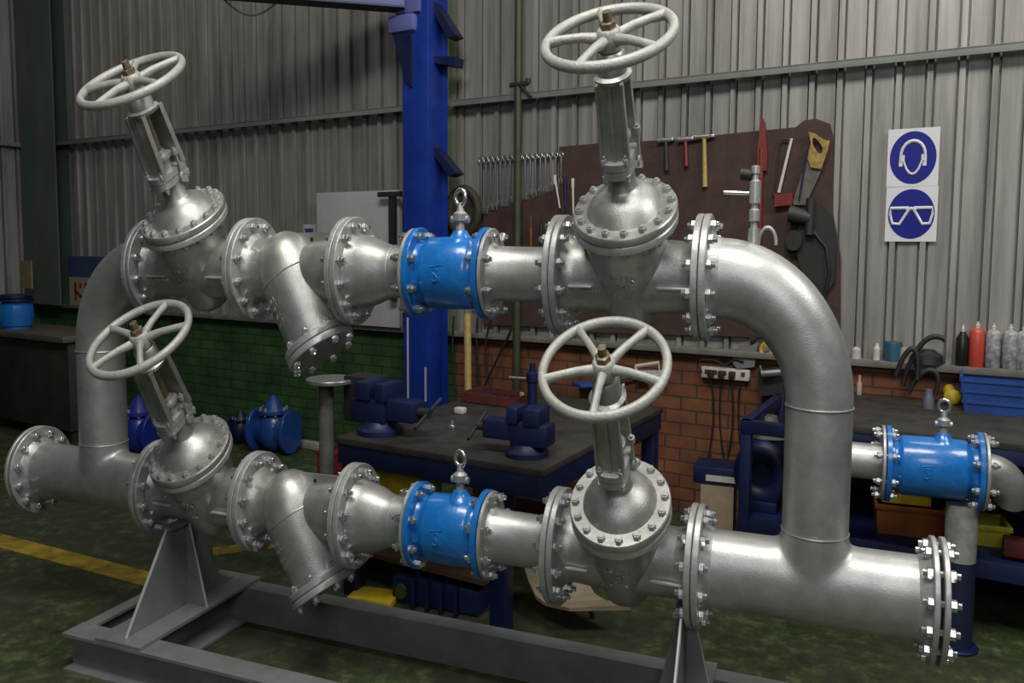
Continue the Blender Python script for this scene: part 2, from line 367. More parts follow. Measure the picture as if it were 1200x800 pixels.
# ---- end spools (tee, riser, elbow): one on each side
def end_spool(side):
    if side == 'left':
        xr, x_end, xf, sg = -3.335, XA, XB, 1
        lab = 'silver pipe spool at the left end, with riser and elbow up to the upper run'
    else:
        xr, x_end, xf, sg = 0.0, XI, XH, -1
        lab = 'large silver pipe spool at right, tee with riser curving over into the upper run'
    t = thing('pipe_spool', lab, 'pipe', (xr, 0, ZLo-RP), 0)
    # flanges
    flange_part(t, xf-sg*.0015, xf-sg*FT, ZLo, .185, hub=(-sg, RP, .05))
    flange_part(t, xf-sg*.0015, xf-sg*FT, ZUp, .185, hub=(-sg, RP, .05))
    flange_part(t, x_end+sg*.006, x_end+sg*.024, ZLo, .182 if side == 'left' else .172, hub=(sg, RP, .05))
    x0, x1 = sorted((xf-sg*.004, x_end+sg*.010))
    Re = .333 if side == 'left' else .350
    zw = ZUp - Re; zt = ZLo+.152
    mb = MB(); mb.cyl((xr, 0, zt), (xr, 0, zw), RP, seg=64); part(t, 'riser_pipe', mb, SILVER)
    # tee: header section and outlet melted together with a soft crotch
    mb = MB(); mb.cyl((x0, 0, ZLo), (x1, 0, ZLo), RP+.0065, seg=64); mb.cyl((xr, 0, ZLo), (xr, 0, zt+.03), RP+.0025, seg=64)
    to = part(t, 'tee', mb, SILVER)
    mo = to.modifiers.new('melt', 'REMESH'); mo.mode = 'VOXEL'; mo.voxel_size = .0075; mo.use_smooth_shade = True
    ms = to.modifiers.new('soften', 'SMOOTH'); ms.factor = .5; ms.iterations = 60
    # elbow
    cx = xr + sg*Re; mb = MB(); secs = []
    for k in range(25):
        a = PI/2*k/24; c = Vector((cx - sg*Re*math.cos(a), 0, zw + Re*math.sin(a))); d = Vector((-sg*math.cos(a), 0, math.sin(a)))
        r = RP*(1+.05*math.sin(a))
        secs.append([c + d*(r*math.cos(2*PI*j/64)) + Y_*(r*math.sin(2*PI*j/64)) for j in range(64)])
    a_, b_ = sorted((cx, xf-sg*FT))
    mb.loft(secs); part(t, 'elbow', mb, SILVER)
    if b_-a_ > .01: mb = MB(); mb.cyl((a_, 0, ZUp), (b_, 0, ZUp), RP*1.05, seg=64); part(t, 'pipe_stub', mb, SILVER)
    bead(t, (xr, 0, zw), Z_, RP+.001); bead(t, (xr, 0, zt), Z_, RP+.001); bead(t, (cx, 0, ZUp), X_, RP*1.05)
    bolts_x(t, x_end, ZLo, .152 if side == 'left' else .146, 12, BOLT_END)
    if side == 'right':
        # small capped socket for the test cock
        xc = PY(883, 285, 0).x; zc = ZUp + RP*1.04 - .022
        mb = MB(); mb.cyl((xc, 0, zc), (xc, 0, zc+.05), .022, .018, 20); part(t, 'socket', mb, SILVER)
        t['sock'] = (xc, zc+.05); 
        mb = MB(); pts = [Vector((xc+.045+.03*math.cos(a), .02, ZUp+RP-.015+.05*math.sin(a))) for a in [PI*k/10 for k in range(11)]]
        mb.tube(pts, .006, 8); part(t, 'lifting_lug', mb, DULLBOLT)
    return t
BOLT_END = hexbolt_mesh('end_flange_bolt', X_, .0255, .016, ZINC, stud=.012)
end_spool('left'); SPR = end_spool('right')
for x, sg, lab in ((XA, -1, 'silver round blind flange closing the far left end of the lower run'), (XI, 1, 'silver round blind flange closing the lower run at the right end')):
    mb = MB(); mb.disc((0, 0, ZLo), X_, .182 if sg < 0 else .172, *sorted((x+sg*.006, x+sg*.024)), 56)
    mb.disc((0, 0, ZLo), X_, .085, *sorted((x+sg*.023, x+sg*.027)), 40)
    solo('blind_flange', mb, FLANGE, lab, 'flange', (x+sg*.018, 0, ZLo))

# ---- gate valves
TILT = math.radians(31.4); GD = Vector((0, -math.sin(TILT), math.cos(TILT))); GB = Vector((0, -math.cos(TILT), -math.sin(TILT)))   # stem direction, forward of the stem
BONNET_BOLT = hexbolt_mesh('bonnet_bolt', GD, .0270, .0150, DULLBOLT, stud=.004, h=.014)
SMALL_NUT = hexbolt_mesh('gland_nut', GD, .016, .0115, DULLBOLT, stud=.008)
def gate_valve(X0, X1, z, spoke0, lab, pale=True):
    Xc = (X0+X1)/2; O = Vector((Xc, 0, z)); t = thing('gate_valve', lab, 'valve', (Xc, 0, z-.16), 0, 'gate valves with handwheels')
    P = lambda h, x=0, f=0: O + GD*h + X_*x + GB*f
    # body: flattened bowl that narrows downwards
    mb = MB(); secs = []; n = 48
    prof = [(-.150, .020, .03), (-.147, .050, .06), (-.137, .074, .086), (-.115, .090, .106), (-.07, .102, .118), (0, .115, .128), (.05, .126, .132), (.10, .137, .138), (.14, .146, .146), (.165, .151, .152), (.19, .152, .154)]
    for h, a, b in prof:
        ring = []
        for j in range(n):
            q = 2*PI*j/n; c, s_ = math.cos(q), math.sin(q); e = .8
            ring.append(P(h, a*math.copysign(abs(c)**e, c), b*math.copysign(abs(s_)**e, s_)))
        secs.append(ring)
    mb.loft(secs)
    for sg, xf in ((-1, X0+FT), (1, X1-FT)):
        mb.lathe((xf, 0, z), X_*-sg, [(0, .128), (.02, .112), (.05, .106), (abs(xf-Xc)*.62, .112), (abs(xf-Xc)-.01, .122)], 48)
    # raised casting marks, strokes as blurred as the photo shows them
    rnd = random.Random(int(abs(X0*100))+int(z*10))
    for r_, (h, nn) in enumerate(((.075, 5), (.045, 3), (.012, 4))):
        for k in range(nn):
            x = (k-(nn-1)/2)*.020
            # short strokes in relief, as blurred as the photo shows them
            bb = .128 + (h*.1)
            c = P(h+rnd.uniform(-.003, .003), x, bb+.0015)
            mb.tube([c+GD*.009+X_*rnd.uniform(-.004, .004), c+X_*rnd.uniform(-.005, .005), c-GD*.009+X_*rnd.uniform(-.004, .004)], .0026, 6)
            mb.tube([c+GD*rnd.uniform(-.008, .008)-X_*.005, c+GD*rnd.uniform(-.008, .008)+X_*.005], .0026, 6)
    for k in range(7): c = Vector((X0+.100+k*.012, -.1035, z-.040)); mb.tube([c+Z_*.006, c-Z_*.006+X_*rnd.uniform(-.004, .004)], .0024, 6)
    body = part(t, 'valve_body', mb, CAST)
    for sg, xf in ((-1, X0+FT+.035), (1, X1-FT-.005)):
        mb = MB(); a, b = sorted((xf, Xc+sg*.118)); th = math.radians(14)
        mb.box(((a+b)/2, -.121*math.cos(th), z-.121*math.sin(th)), (b-a, .020, .008), bev=.003); part(body, 'casting_seam', mb, EDGE)  # real ridge; its highlight is put into the pale colour
    flange_part(t, X0+.0015, X0+FT, z, .185); flange_part(t, X1-.0015, X1-FT, z, .185)
    bolts_x(t, X0, z, .155, 12); bolts_x(t, X1, z, .155, 12)
    # bonnet joint
    mb = MB(); mb.disc(O, GD, .186, .182, .208, 56, .004); part(t, 'body_flange', mb, FLANGE)
    mb = MB(); mb.disc(O, GD, .186, .2095, .236, 56, .004)
    mb.lathe(O, GD, [(.235, .136), (.240, .132), (.256, .122), (.274, .103), (.289, .078), (.298, .056), (.306, .049), (.375, .046)], 56)
    part(t, 'bonnet', mb, CAST)
    for k in range(16):
        a = 2*PI*(k+.5)/16; q = P(.209, .163*math.cos(a), .163*math.sin(a)); inst(t, 'bolt', BONNET_BOLT, q)
    # yoke seat plate
    mb = MB(); poly = []
    for k in range(32):
        a = 2*PI*k/32; c, s_ = math.cos(a), math.sin(a); poly.append((.052*math.copysign(abs(c)**.6, c), .088*math.copysign(abs(s_)**.6, s_)))
    mb.prism(poly, P(.375), X_, GB, GD, .022); mb.prism(poly, P(.400), X_, GB, GD, .022)
    part(t, 'yoke_seat', mb, FLANGE)
    for fx in (-.038, .038):
        for ff in (-.070, .070): inst(t, 'nut', SMALL_NUT, P(.388, fx, ff))
    # yoke: two channel shaped arms and the boss on top
    mb = MB()
    for sg in (-1, 1):
        f0 = .062*sg; prof = [(-.050, 0), (.050, 0), (.050, .022), (.040, .022), (.040, .008), (.006, .008), (.006, .018), (-.006, .018), (-.006, .008), (-.040, .008), (-.040, .022), (-.050, .022)]
        pts0 = [P(.410, x*1.0, f0+sg*(y-.010)) for x, y in prof]; pts1 = [P(.628, x*.92, f0*.86+sg*(y-.010)) for x, y in prof]
        mb.loft([pts0, pts1])
    yk = part(t, 'yoke', mb, CAST)
    mb = MB(); mb.lathe(O, GD, [(.622, .060), (.634, .064), (.640, .050), (.690, .046), (.698, .040)], 36); part(t, 'yoke_boss', mb, CAST)
    # gland follower, eye bolts
    mb = MB(); mb.lathe(O, GD, [(.41, .030), (.45, .030), (.452, .044), (.464, .044), (.466, .022), (.48, .022)], 24); part(t, 'gland', mb, DULLBOLT)
    mb = MB(); mb.cyl(P(.36, .062, -.02), P(.48, .062, -.02), .0065, seg=10); mb.cyl(P(.455, .062, -.02), P(.472, .062, -.02), .013, seg=6); mb.ring(P(.372, .062, -.02), X_, .014, .006, 16, 8); mb.box(P(.36, .055, -.02), (.03, .03, .02))
    part(t, 'eye_bolt', mb, DULLBOLT)
    mb = MB(); mb.cyl(P(.33), P(.80), .0145, seg=18); part(t, 'stem', mb, BRASS, 'brownish greased valve stem')
    # hand wheel
    hw = .735; mb = MB(); a = 2*PI
    mb.ring(P(hw), GD, .2065, .0155, 64, 12)
    Bk = GD.cross(X_)
    for k in range(5):
        q = math.radians(spoke0) + 2*PI*k/5; d = X_*math.cos(q) + Bk*math.sin(q)
        pts = [P(hw-.004) + d*.030, P(hw+.004) + d*.09, P(hw+.004) + d*.15, P(hw) + d*.202]
        mb.tube(pts, .012, 10, [.0165, .0130, .0125, .0155])
    mb.lathe(O, GD, [(hw-.034, 0), (hw-.034, .034), (hw-.02, .040), (hw+.016, .038), (hw+.022, .032), (hw+.022, 0)], 28, False)
    wh = part(t, 'handwheel', mb, WHEEL)
    mb = MB(); mb.lathe(O, GD, [(hw+.022, 0), (hw+.022, .026), (hw+.038, .026), (hw+.040, .020), (hw+.040, 0)], 6, False); part(wh, 'wheel_nut', mb, BRASS, 'brownish greased wheel nut')
    return t
gate_valve(XB, XC, ZUp, -90, 'silver gate valve at upper left beside the left elbow, handwheel against the dark cladding')
gate_valve(XB, XC, ZLo, -120, 'silver gate valve at lower left, standing over the triangular steel foot')
gate_valve(XG, XH, ZUp, -105, 'large silver gate valve in the upper run, handwheel near the top edge of the picture')
gate_valve(XG, XH, ZLo, -87, 'large silver gate valve in the lower run, handwheel before the orange brick wall')

# ---- Y strainers
def strainer(X0, X1, z, lab):
    t = thing('pipe_strainer', lab, 'strainer', ((X0+X1)/2, 0, z-.35), 0, 'silver Y-shaped strainers')
    flange_part(t, X0+.0015, X0+FT, z, .185); flange_part(t, X1-.0015, X1-FT, z, .185)
    bolts_x(t, X1, z, .155, 12)
    B = Vector((X0+.192, -.012, z+.008)); d = Vector((.53, -.04, -.85)).normalized()
    mb = MB()
    mb.lathe((X0+FT, 0, z), X_, [(0, .130), (.02, .110), (.06, .104), (.14, .106), (.2, .095)], 48)
    mb.lathe((X1-FT, 0, z), -X_, [(0, .128), (.02, .112), (.08, .110), (.15, .102), (.24, .080), (.28, .03)], 48)
    # leg: domed top end, slightly tapered barrel
    mb.lathe(B, d, [(-.130, 0), (-.126, .030), (-.112, .066), (-.088, .095), (-.05, .118), (0, .130), (.05, .133), (.10, .131), (.25, .125), (.30, .125)], 56, False)
    part_later = mb
    mb.ring(B + d*.045, d, .1322, .0035, 56, 6)
    rnd = random.Random(5); side = (-Y_*.75 - X_*.66 + Z_*.1); side = (side-d*side.dot(d)).normalized()
    for h in (.10, .13, .16, .19):
        for k in range(5):
            n_ = Matrix.Rotation(-.30+.15*k+rnd.uniform(-.02, .02), 3, d) @ side; c = B + d*(h+rnd.uniform(-.004, .004)) + n_*(.1305-(h-.1)*.05); tt = d.cross(n_)
            mb.tube([c+d*.007+tt*rnd.uniform(-.004, .004), c-d*.007], .0020, 6)
    bd = part(t, 'strainer_body', mb, CAST)
    mb = MB(); zt_ = z+.130; mb.prism([(B.x-.01, zt_), (X1-FT-.002, zt_+.004), (X1-FT-.002, z+.02), (B.x+.03, z+.02)], (0, -.004, 0), X_, Z_, Y_, .012); part(t, 'web_plate', mb, SILVER)
    mb = MB(); mb.cyl((B.x+.125, -.0115, zt_-.022), (B.x+.125, -.0095, zt_-.022), .008, seg=16); part(t, 'web_hole_disc', mb, BLACK, 'black disc standing in for a dark hole in the web plate')  # no opening: the black disc paints the shade inside a hole
    mb = MB(); mb.disc(B, d, .150, .292, .317, 48); part(t, 'body_flange', mb, FLANGE)
    cv = MB(); cv.disc(B, d, .150, .3195, .345, 48); part(t, 'cover', cv, FLANGE)
    bl = hexbolt_mesh('cover_bolt', d, .0275, .015, ZINC, stud=.006)
    x, y = perp(d)
    for k in range(8):
        a = 2*PI*(k+.5)/8; inst(t, 'bolt', bl, B + d*.3185 + x*(.130*math.cos(a)) + y*(.130*math.sin(a)))
    return t
strainer(XC, XD, ZUp, 'silver Y-shaped strainer in the upper run, its leg hanging before the green brick wall')
strainer(XC, XD, ZLo, 'silver Y-shaped strainer in the lower run, its leg reaching down over the base frame')

# ---- reducers and short spools
def reducer(X0, X1, z, lab):
    t = thing('pipe_reducer', lab, 'pipe', ((X0+X1)/2, 0, z-.1), 0, 'reducing pipe pieces')
    flange_part(t, X0+.0015, X0+FT, z, .185)
    flange_part(t, X1-.0015, X1-.016, z, .145)
    mb = MB(); L = X1-X0
    mb.lathe((X0+.02, 0, z), X_, [(0, .134), (.015, .126), (.05, .122), (.10, .112), (.15, .094), (.18, .088), (L-.05, .086), (L-.036, .096)], 56)
    part(t, 'cone', mb, SILVER); bead(t, (X0+.205, 0, z), X_, .088)
def spool(X0, X1, z, lab):
    t = thing('pipe_spool', lab, 'pipe', ((X0+X1)/2, 0, z-.1), 0, 'short silver pipe pieces beside the blue valves')
    flange_part(t, X0+.0015, X0+.016, z, .145); flange_part(t, X1-.0015, X1-FT, z, .185)
    mb = MB(); L = X1-X0; mb.lathe((X0+.014, 0, z), X_, [(0, .100), (.02, .088), (L-.08, .086), (L-.05, .090), (L-.036, .104)], 56); part(t, 'pipe', mb, SILVER)
reducer(XD, XE, ZUp, 'silver reducing pipe in the upper run, between strainer and blue valve')
reducer(XD, XE, ZLo, 'silver reducing pipe in the lower run, between strainer and blue valve')
spool(XF, XG, ZUp, 'short silver pipe in the upper run, between blue valve and large gate valve')
spool(XF, XG, ZLo, 'short silver pipe in the lower run, between blue valve and large gate valve')

# ---- blue valves
def eye_cock(parent, c, sc_=1.0, m=None):
    m = m or DULLBOLT
    mb = MB(); mb.cyl(c, c+Z_*.03*sc_, .014*sc_, seg=16); mb.lathe(c+Z_*.022*sc_, Z_, [(0, .012*sc_), (.004*sc_, .022*sc_), (.022*sc_, .024*sc_), (.030*sc_, .012*sc_), (.05*sc_, .008*sc_)], 16)
    mb.cyl(c+Vector((-.030*sc_, 0, .03*sc_)), c+Vector((.030*sc_, 0, .03*sc_)), .010*sc_, seg=12); part(parent, 'vent_cock', mb, m)
    mb = MB(); mb.ring(c+Z_*.086*sc_, Vector((-.25, -1, 0)), .020*sc_, .0062*sc_, 28, 10); part(parent, 'lifting_eye', mb, ZINC)
def blue_valve(X0, X1, z, lab, Y=0, rf=.148, n=8):
    t = thing('check_valve', lab, 'valve', ((X0+X1)/2, Y, z-.14), 0, 'blue enamelled check valves')
    L = X1-X0
    mb = MB(); mb.lathe((X0, Y, z), X_, [(.022, .108), (.040, .101), (.056, .103), (.066, .112), (.078, .117), (L*.5, .1185), (L-.078, .117), (L-.066, .112), (L-.056, .103), (L-.040, .101), (L-.022, .108)], 56)
    q = Vector((X0+L*.60, Y, z)); mb.lathe(q+Z_*.075, Z_, [(0, .072), (.025, .064), (.040, .046), (.052, .034), (.062, .028), (.064, .022)], 28)
    bd = part(t, 'valve_body', mb, BLUE)
    for x0, x1 in ((X0+.002, X0+.026), (X1-.026, X1-.002)):
        mb = MB(); mb.disc((0, Y, z), X_, rf, x0, x1, 56); part(t, 'flange', mb, BLUE)
    # raised mark on the side of the body
    mb = MB(); o = Vector((X0+L*.42, Y-.1175, z-.005)); 
    pts = [(.018, .014), (.008, .020), (-.006, .018), (-.008, .008), (.004, .001), (.012, -.006), (.010, -.016), (-.002, -.020), (-.012, -.015)]
    mb.tube([o + Vector((x, .0008, zz)) for x, zz in pts], .0030, 6)
    mb.tube([o + Vector((.020, .001, .020)), o + Vector((.022, .001, -.018))], .0030, 6)
    mb.tube([o + Vector((-.022, .002, .026)), o + Vector((.030, .002, .032))], .0030, 6)
    part(bd, 'cast_mark', mb, BLUE)
    for xx in (X0, X1):
        for k in range(n):
            a = 2*PI*(k+.5)/n; inst(t, 'bolt', BOLT_SM, (xx, Y+.128*math.cos(a)*rf/.148, z+.128*math.sin(a)*rf/.148))
    eye_cock(t, q+Z_*.136, 1.25, DULLBOLT)
    return t
blue_valve(XE, XF, ZUp, 'bright blue valve in the upper run, before the blue crane post')
blue_valve(XE, XF, ZLo, 'bright blue valve in the lower run, below the workbench edge')

# ---- test cock on the right elbow
xs, zs = SPR['sock']; del SPR['sock']
t = thing('test_cock', 'small silver valve standing on top of the right elbow, with side handle', 'valve', (xs, 0, zs))
mb = MB(); c = Vector((xs, 0, zs)); mb.lathe(c, Z_, [(-.0, .012), (.018, .012), (.02, .018), (.05, .018), (.055, .012), (.066, .012), (.07, .019), (.13, .019), (.135, .012), (.150, .011), (.152, .015), (.172, .015), (.175, .008)], 20); part(t, 'cock_body', mb, DULLBOLT)
mb = MB(); mb.cyl(c+Vector((-.02, 0, .098)), c+Vector((-.105, -.01, .102)), .0055, seg=10); part(t, 'handle', mb, ZINC)
mb = MB(); mb.cyl(c+Vector((-.012, 0, .148)), c+Vector((-.05, 0, .152)), .016, seg=16); part(t, 'knob', mb, BLACK, 'black round knob')

# ---- base frame
FRH = .145; t = thing('base_frame', 'grey painted steel base frame with upright plates carrying the pipes', 'frame', (-1.7, 0, 0))
def ibeam(mb, a, b, h, wf, tf=.011, tw=.010, up=Z_):
    a = Vector(a); b = Vector(b); d = (b-a); L = d.length; an = math.atan2(d.y, d.x); c = (a+b)/2
    mb.box(c+Z_*(h-tf/2), (L, wf, tf), an); mb.box(c+Z_*(tf/2), (L, wf, tf), an); mb.box(c+Z_*(h/2), (L, tw, h-2*tf), an)
mb = MB(); ibeam(mb, (-3.17, -.350, 0), (-.05, -.350, 0), FRH, .115); part(t, 'rail', mb, STEELGREY)
mb = MB()
mb.box((-1.55, .295, FRH/2), (3.1, .012, FRH-.024)); mb.box((-1.55, .335, FRH-.006), (3.1, .09, .012)); mb.box((-1.55, .335, .006), (3.1, .09, .012)); part(t, 'rail', mb, STEELGREY)
mb = MB(); ibeam(mb, (-3.13, -.290, .001), (-3.13, .285, .001), FRH-.002, .07); part(t, 'cross_beam', mb, STEELGREY)
XPL, XPR = -2.84, -.44
for xp in (XPL, XPR):
    mb = MB(); wf = .26 if xp == XPL else .16; mb.box((xp, -.0025, FRH+.0065), (wf, .805, .012)); mb.box((xp, .005, .010), (wf, .56, .012)); mb.box((xp, .005, FRH/2), (.010, .56, FRH-.02)); part(t, 'cross_beam', mb, STEELGREY)
    zt = ZLo-.222; b0 = FRH+.008
    pts = [(-.355, b0), (.365, b0), (.30, b0+.018), (.235, b0+.055), (.18, b0+.12), (.14, zt+.02), (.13, zt+.09), (-.105, zt+.09)]
    mb = MB(); mb.prism([(y, z) for y, z in pts], (xp, 0, 0), Y_, Z_, X_, .012); pd = part(t, 'upright_plate', mb, STEELGREY)
    mb = MB(); mb.prism([(.006, b0), (.115, b0), (.018, zt+.09), (.006, zt+.09)], (xp, .02, 0), X_, Z_, Y_, .012); mb.prism([(-.006, b0), (-.115, b0), (-.018, zt+.09), (-.006, zt+.09)], (xp, .02, 0), X_, Z_, Y_, .012); part(t, 'stiffener', mb, STEELGREY)
    # lit plate edges: the highlight is painted on as pale strips
    mb = MB()
    a = Vector((xp, -.357, b0)); b = Vector((xp, -.107, zt+.09)); mb.cyl(a, b, .0065, seg=6)
    a = Vector((xp+.116, .02, b0)); b = Vector((xp+.020, .02, zt+.088)); mb.cyl(a, b, .0050, seg=6)
    part(t, 'plate_edge', mb, EDGE, 'pale strips painting a highlight along the plate edges')
    mb = MB(); mb.box((xp, .012, zt+.096), (.06, .24, .012)); ml = part(t, 'saddle', mb, STEELGREY)

# ================================================================== background
WB = -WY
def wloc(u, v, off=0): return PW(u, v, off)
def quad_px(mb, u0, v0, u1, v1, off, dep, bev=0.0):
    """box whose front face, parallel to the wall at distance off, spans the given corners"""
    s0, z1 = WSZ(u0, v0, off); s1, z0 = WSZ(u1, v1, off); wbox(mb, s0, s1, off-dep, off, z0, z1, bev); return s0, s1, z0, z1

# ---- jib crane
oc = .40; sA = WSZ(472, 250, oc)[0]; sB = WSZ(502, 250, oc)[0]; scn = (sA+sB)/2; wpost = (sB-sA)
base = WP(scn, oc-.1, 0)
t = thing('jib_crane', 'tall blue steel crane post with boom, standing before the cladding', 'crane', base, WB)
mb = MB(); sw = wpost; dpt = .20
wbox(mb, scn-sw/2, scn+sw/2, oc-dpt, oc, .02, 3.45, .006); wbox(mb, scn+sw/2-.012, scn+sw/2+.05, oc-dpt, oc-dpt+.012, .02, 3.45)
part(t, 'post', mb, CRANE)
mb = MB(); wbox(mb, scn-.2, scn+.2, oc-.33, oc+.07, 0, .02); part(t, 'base_plate', mb, CRANE)
for u, v0, v1 in ((477, 372, 478), (498, 430, 470)):
    mb = MB(); s0, z1 = WSZ(u, v0, oc+.004); _, z0 = WSZ(u, v1, oc+.004); wbox(mb, s0, s0+.014, oc, oc+.006, z0, z1); part(t, 'edge_strip', mb, WHITE, 'white painted edge strip')
# head block with boom
z_b = WSZ(470, 5, oc)[1]; zc0 = WSZ(470, 40, oc)[1]; zc1 = WSZ(470, 18, oc)[1]
mb = MB(); wbox(mb, scn-.24, scn+.02, oc-.12, oc+.05, zc0, zc1, .03); wbox(mb, scn-.16, scn+.06, oc-.05, oc+.03, zc1, zc1+.30, .01); part(t, 'head_bearing', mb, CRANEL)
mb = MB(); mb.prism([(-.20, 0), (-.02, 0), (-.02, -.34), (-.08, -.30)], WP(scn, oc-.02, zc0), WX, Z_, WN, .10); part(t, 'corner_gusset', mb, NAVY)
zb0 = WSZ(466, 14, oc)[1]; bd_ = Vector((-.82, -.57, 0)).normalized(); bo = WP(scn-.06, oc-.02, 0); ba = math.atan2(bd_.y, bd_.x)
mb = MB(); mb.box(bo + bd_*.78 + Z_*(zb0+.13), (1.46, .14, .24), ba, bev=.004); part(t, 'boom', mb, CRANEL, 'pale blue boom beam')
mb = MB(); mb.box(bo + bd_*.78 + Z_*(zb0+.004), (1.46, .17, .012), ba); part(t, 'boom_flange', mb, NAVY)
for (ua, va), (ub, vb), (uc, vc), (ud, vd) in (((500, 0), (508, 0), (535, 42), (526, 46)), ((505, 66), (535, 67), (534, 78), (505, 74)), ((503, 172), (510, 172), (536, 203), (527, 207))):
    pp = [WSZ(ua, va, oc-.1), WSZ(ub, vb, oc-.1), WSZ(uc, vc, oc-.1), WSZ(ud, vd, oc-.1)]
    mb = MB(); mb.prism([(s-scn, z) for s, z in pp], WP(scn, oc-.14, 0), WX, Z_, WN, .12); part(t, 'wall_bracket', mb, NAVY)

mb = MB(); mb.tube([bo + bd_*q + Z_*(zb0-.0-.10*math.sin(PI*(q-1.0)/.42)) + WN*.0 for q in [1.0+.42*i/12 for i in range(13)]], .006, 8); part(t, 'trolley_cable', mb, CABLE)
# ---- hose reel behind the post
t = thing('hose_reel', 'brown round hose reel hanging behind the upper blue valve', 'reel', wloc(543, 250, .12), WB)
c = PW(543, 248, .115); mb = MB(); mb.ring(c, WN, .14, .035, 40, 10); mb.disc(c, WN, .12, -.02, .01, 32); part(t, 'coil', mb, mat('dark_hose', (.035, .028, .014), .7, 0, .4, 12))
mb = MB(); mb.cyl(c-WN*.055, c+WN*.05, .03, seg=16); part(t, 'hub', mb, DARK)

# ---- conduit with stop valve
s0, _ = WSZ(606, 300, .12)
mb = MB(); wbox(mb, s0-.004, s0+.004, 0, .1, 2.55, 2.57); 
t = thing('conduit_pipe', 'thin olive green vertical pipe before the cladding, right of the crane', 'pipe', WP(s0, .12, 0), WB)
mb2 = MB(); mb2.cyl(WP(s0, .12, .0), WP(s0, .12, 3.4), .031, seg=16); part(t, 'pipe', mb2, CONDUIT)
part(t, 'clip', mb, CONDUIT)
zz = WSZ(612, 99, .12)[1]; mb = MB(); mb.cyl(WP(s0-.06, .14, zz), WP(s0+.10, .14, zz), .016, seg=10); mb.cyl(WP(s0+.10, .14, zz), WP(s0+.10, .14, zz+.03), .02, seg=10); mb.cyl(WP(s0+.02, .14, zz), WP(s0+.14, .16, zz-.09), .010, seg=8); part(t, 'stop_tap', mb, DARK)

# ---- tool board
def px_poly(mb, pts, off, th):
    pp = [WSZ(u, v, off) for u, v in pts]; s_ = pp[0][0]
    mb.prism([(s-s_, z) for s, z in pp], WP(s_, off-th/2, 0), WX, Z_, WN, th)
mb = MB(); px_poly(mb, [(655, 172), (700, 168), (800, 163), (850, 157), (932, 149), (942, 141), (956, 139), (972, 145), (976, 160), (976, 250), (985, 300), (985, 398), (655, 388)], .05, .018)
solo('tool_board', mb, BOARD, 'large brown tool board on the cladding behind the right gate valve', 'board', PW(815, 270, .04), WB)
mb = MB(); px_poly(mb, [(566, 248), (600, 240), (650, 222), (655, 222), (655, 384), (566, 380)], .045, .014)
solo('tool_board', mb, BOARD, 'smaller dark brown board behind the hanging spanners', 'board', PW(610, 310, .04), WB)

# ---- spanners on a rail
s0, zr = WSZ(563, 186, .06); s1, zr2 = WSZ(657, 181, .06); zr = (zr+zr2)/2
mb = MB(); wbox(mb, s0-.03, s1+.03, .0, .012, zr-.012, zr+.012); 
for k in range(2): mb.cyl(WP(s0+.02+k*(s1-s0-.04), -.0, zr), WP(s0+.02+k*(s1-s0-.04), .05, zr), .006, seg=8)
mb.cyl(WP(s0-.03, .05, zr+.0), WP(s1+.03, .05, zr+.0), .006, seg=8)
solo('hanging_rail', mb, STEEL, 'thin steel rail carrying the row of spanners', 'rail', WP((s0+s1)/2, .03, zr), WB)
def spanner_mesh(L, hd):
    mb = MB(); o = Vector((0, 0, 0))
    mb.ring(o-Z_*hd, Y_, hd, hd*.36, 16, 6, .6)
    mb.box(o-Z_*(hd*2+(L-hd*4)/2), (hd*.85, .007, L-hd*3.4), bev=.002)
    c = o-Z_*(L-hd*1.1)
    for sg in (-1, 1): mb.box(c+Vector((sg*hd*.75, 0, -hd*.35)), (hd*.6, .010, hd*1.9), 0, 0, -sg*.15, bev=.002)
    mb.box(c+Z_*hd*.7, (hd*1.9, .010, hd*.7), bev=.002)
    return make_mesh('spanner', mb, STEEL, (0, 0, 0))
N = 17; sp_px = []
for k in range(N):
    q = k/(N-1); L = .36 - .17*q + (.015 if k % 2 else 0); hd = .020-.006*q
    me = spanner_mesh(L, hd); o = bpy.data.objects.new('spanner', me); C.objects.link(o)
    s_ = s0 + (s1-s0)*q
    pos = WP(s_, .056, zr+.012); o.location = (pos.x, pos.y, pos.z*SZ); o.rotation_euler = (0, 0, WB)
    o['category'] = 'spanner'; o['group'] = 'spanners on the rail'
    lft = s_ < WSZ(606, 190, .06)[0]; ords = ['first', 'second', 'third', 'fourth', 'fifth', 'sixth', 'seventh', 'eighth', 'ninth', 'tenth']
    nl = sum(1 for j in range(N) if s0+(s1-s0)*j/(N-1) < WSZ(606, 190, .06)[0])
    o['label'] = ('longest steel spanner, leftmost on the rail' if k == 0 else 'shortest steel spanner, rightmost on the rail beside the brown board' if k == N-1 else
                  '%s steel spanner to the left of the olive pipe, counting from the pipe' % ords[nl-1-k] if lft else '%s steel spanner to the right of the olive pipe, counting from the pipe' % ords[k-nl])
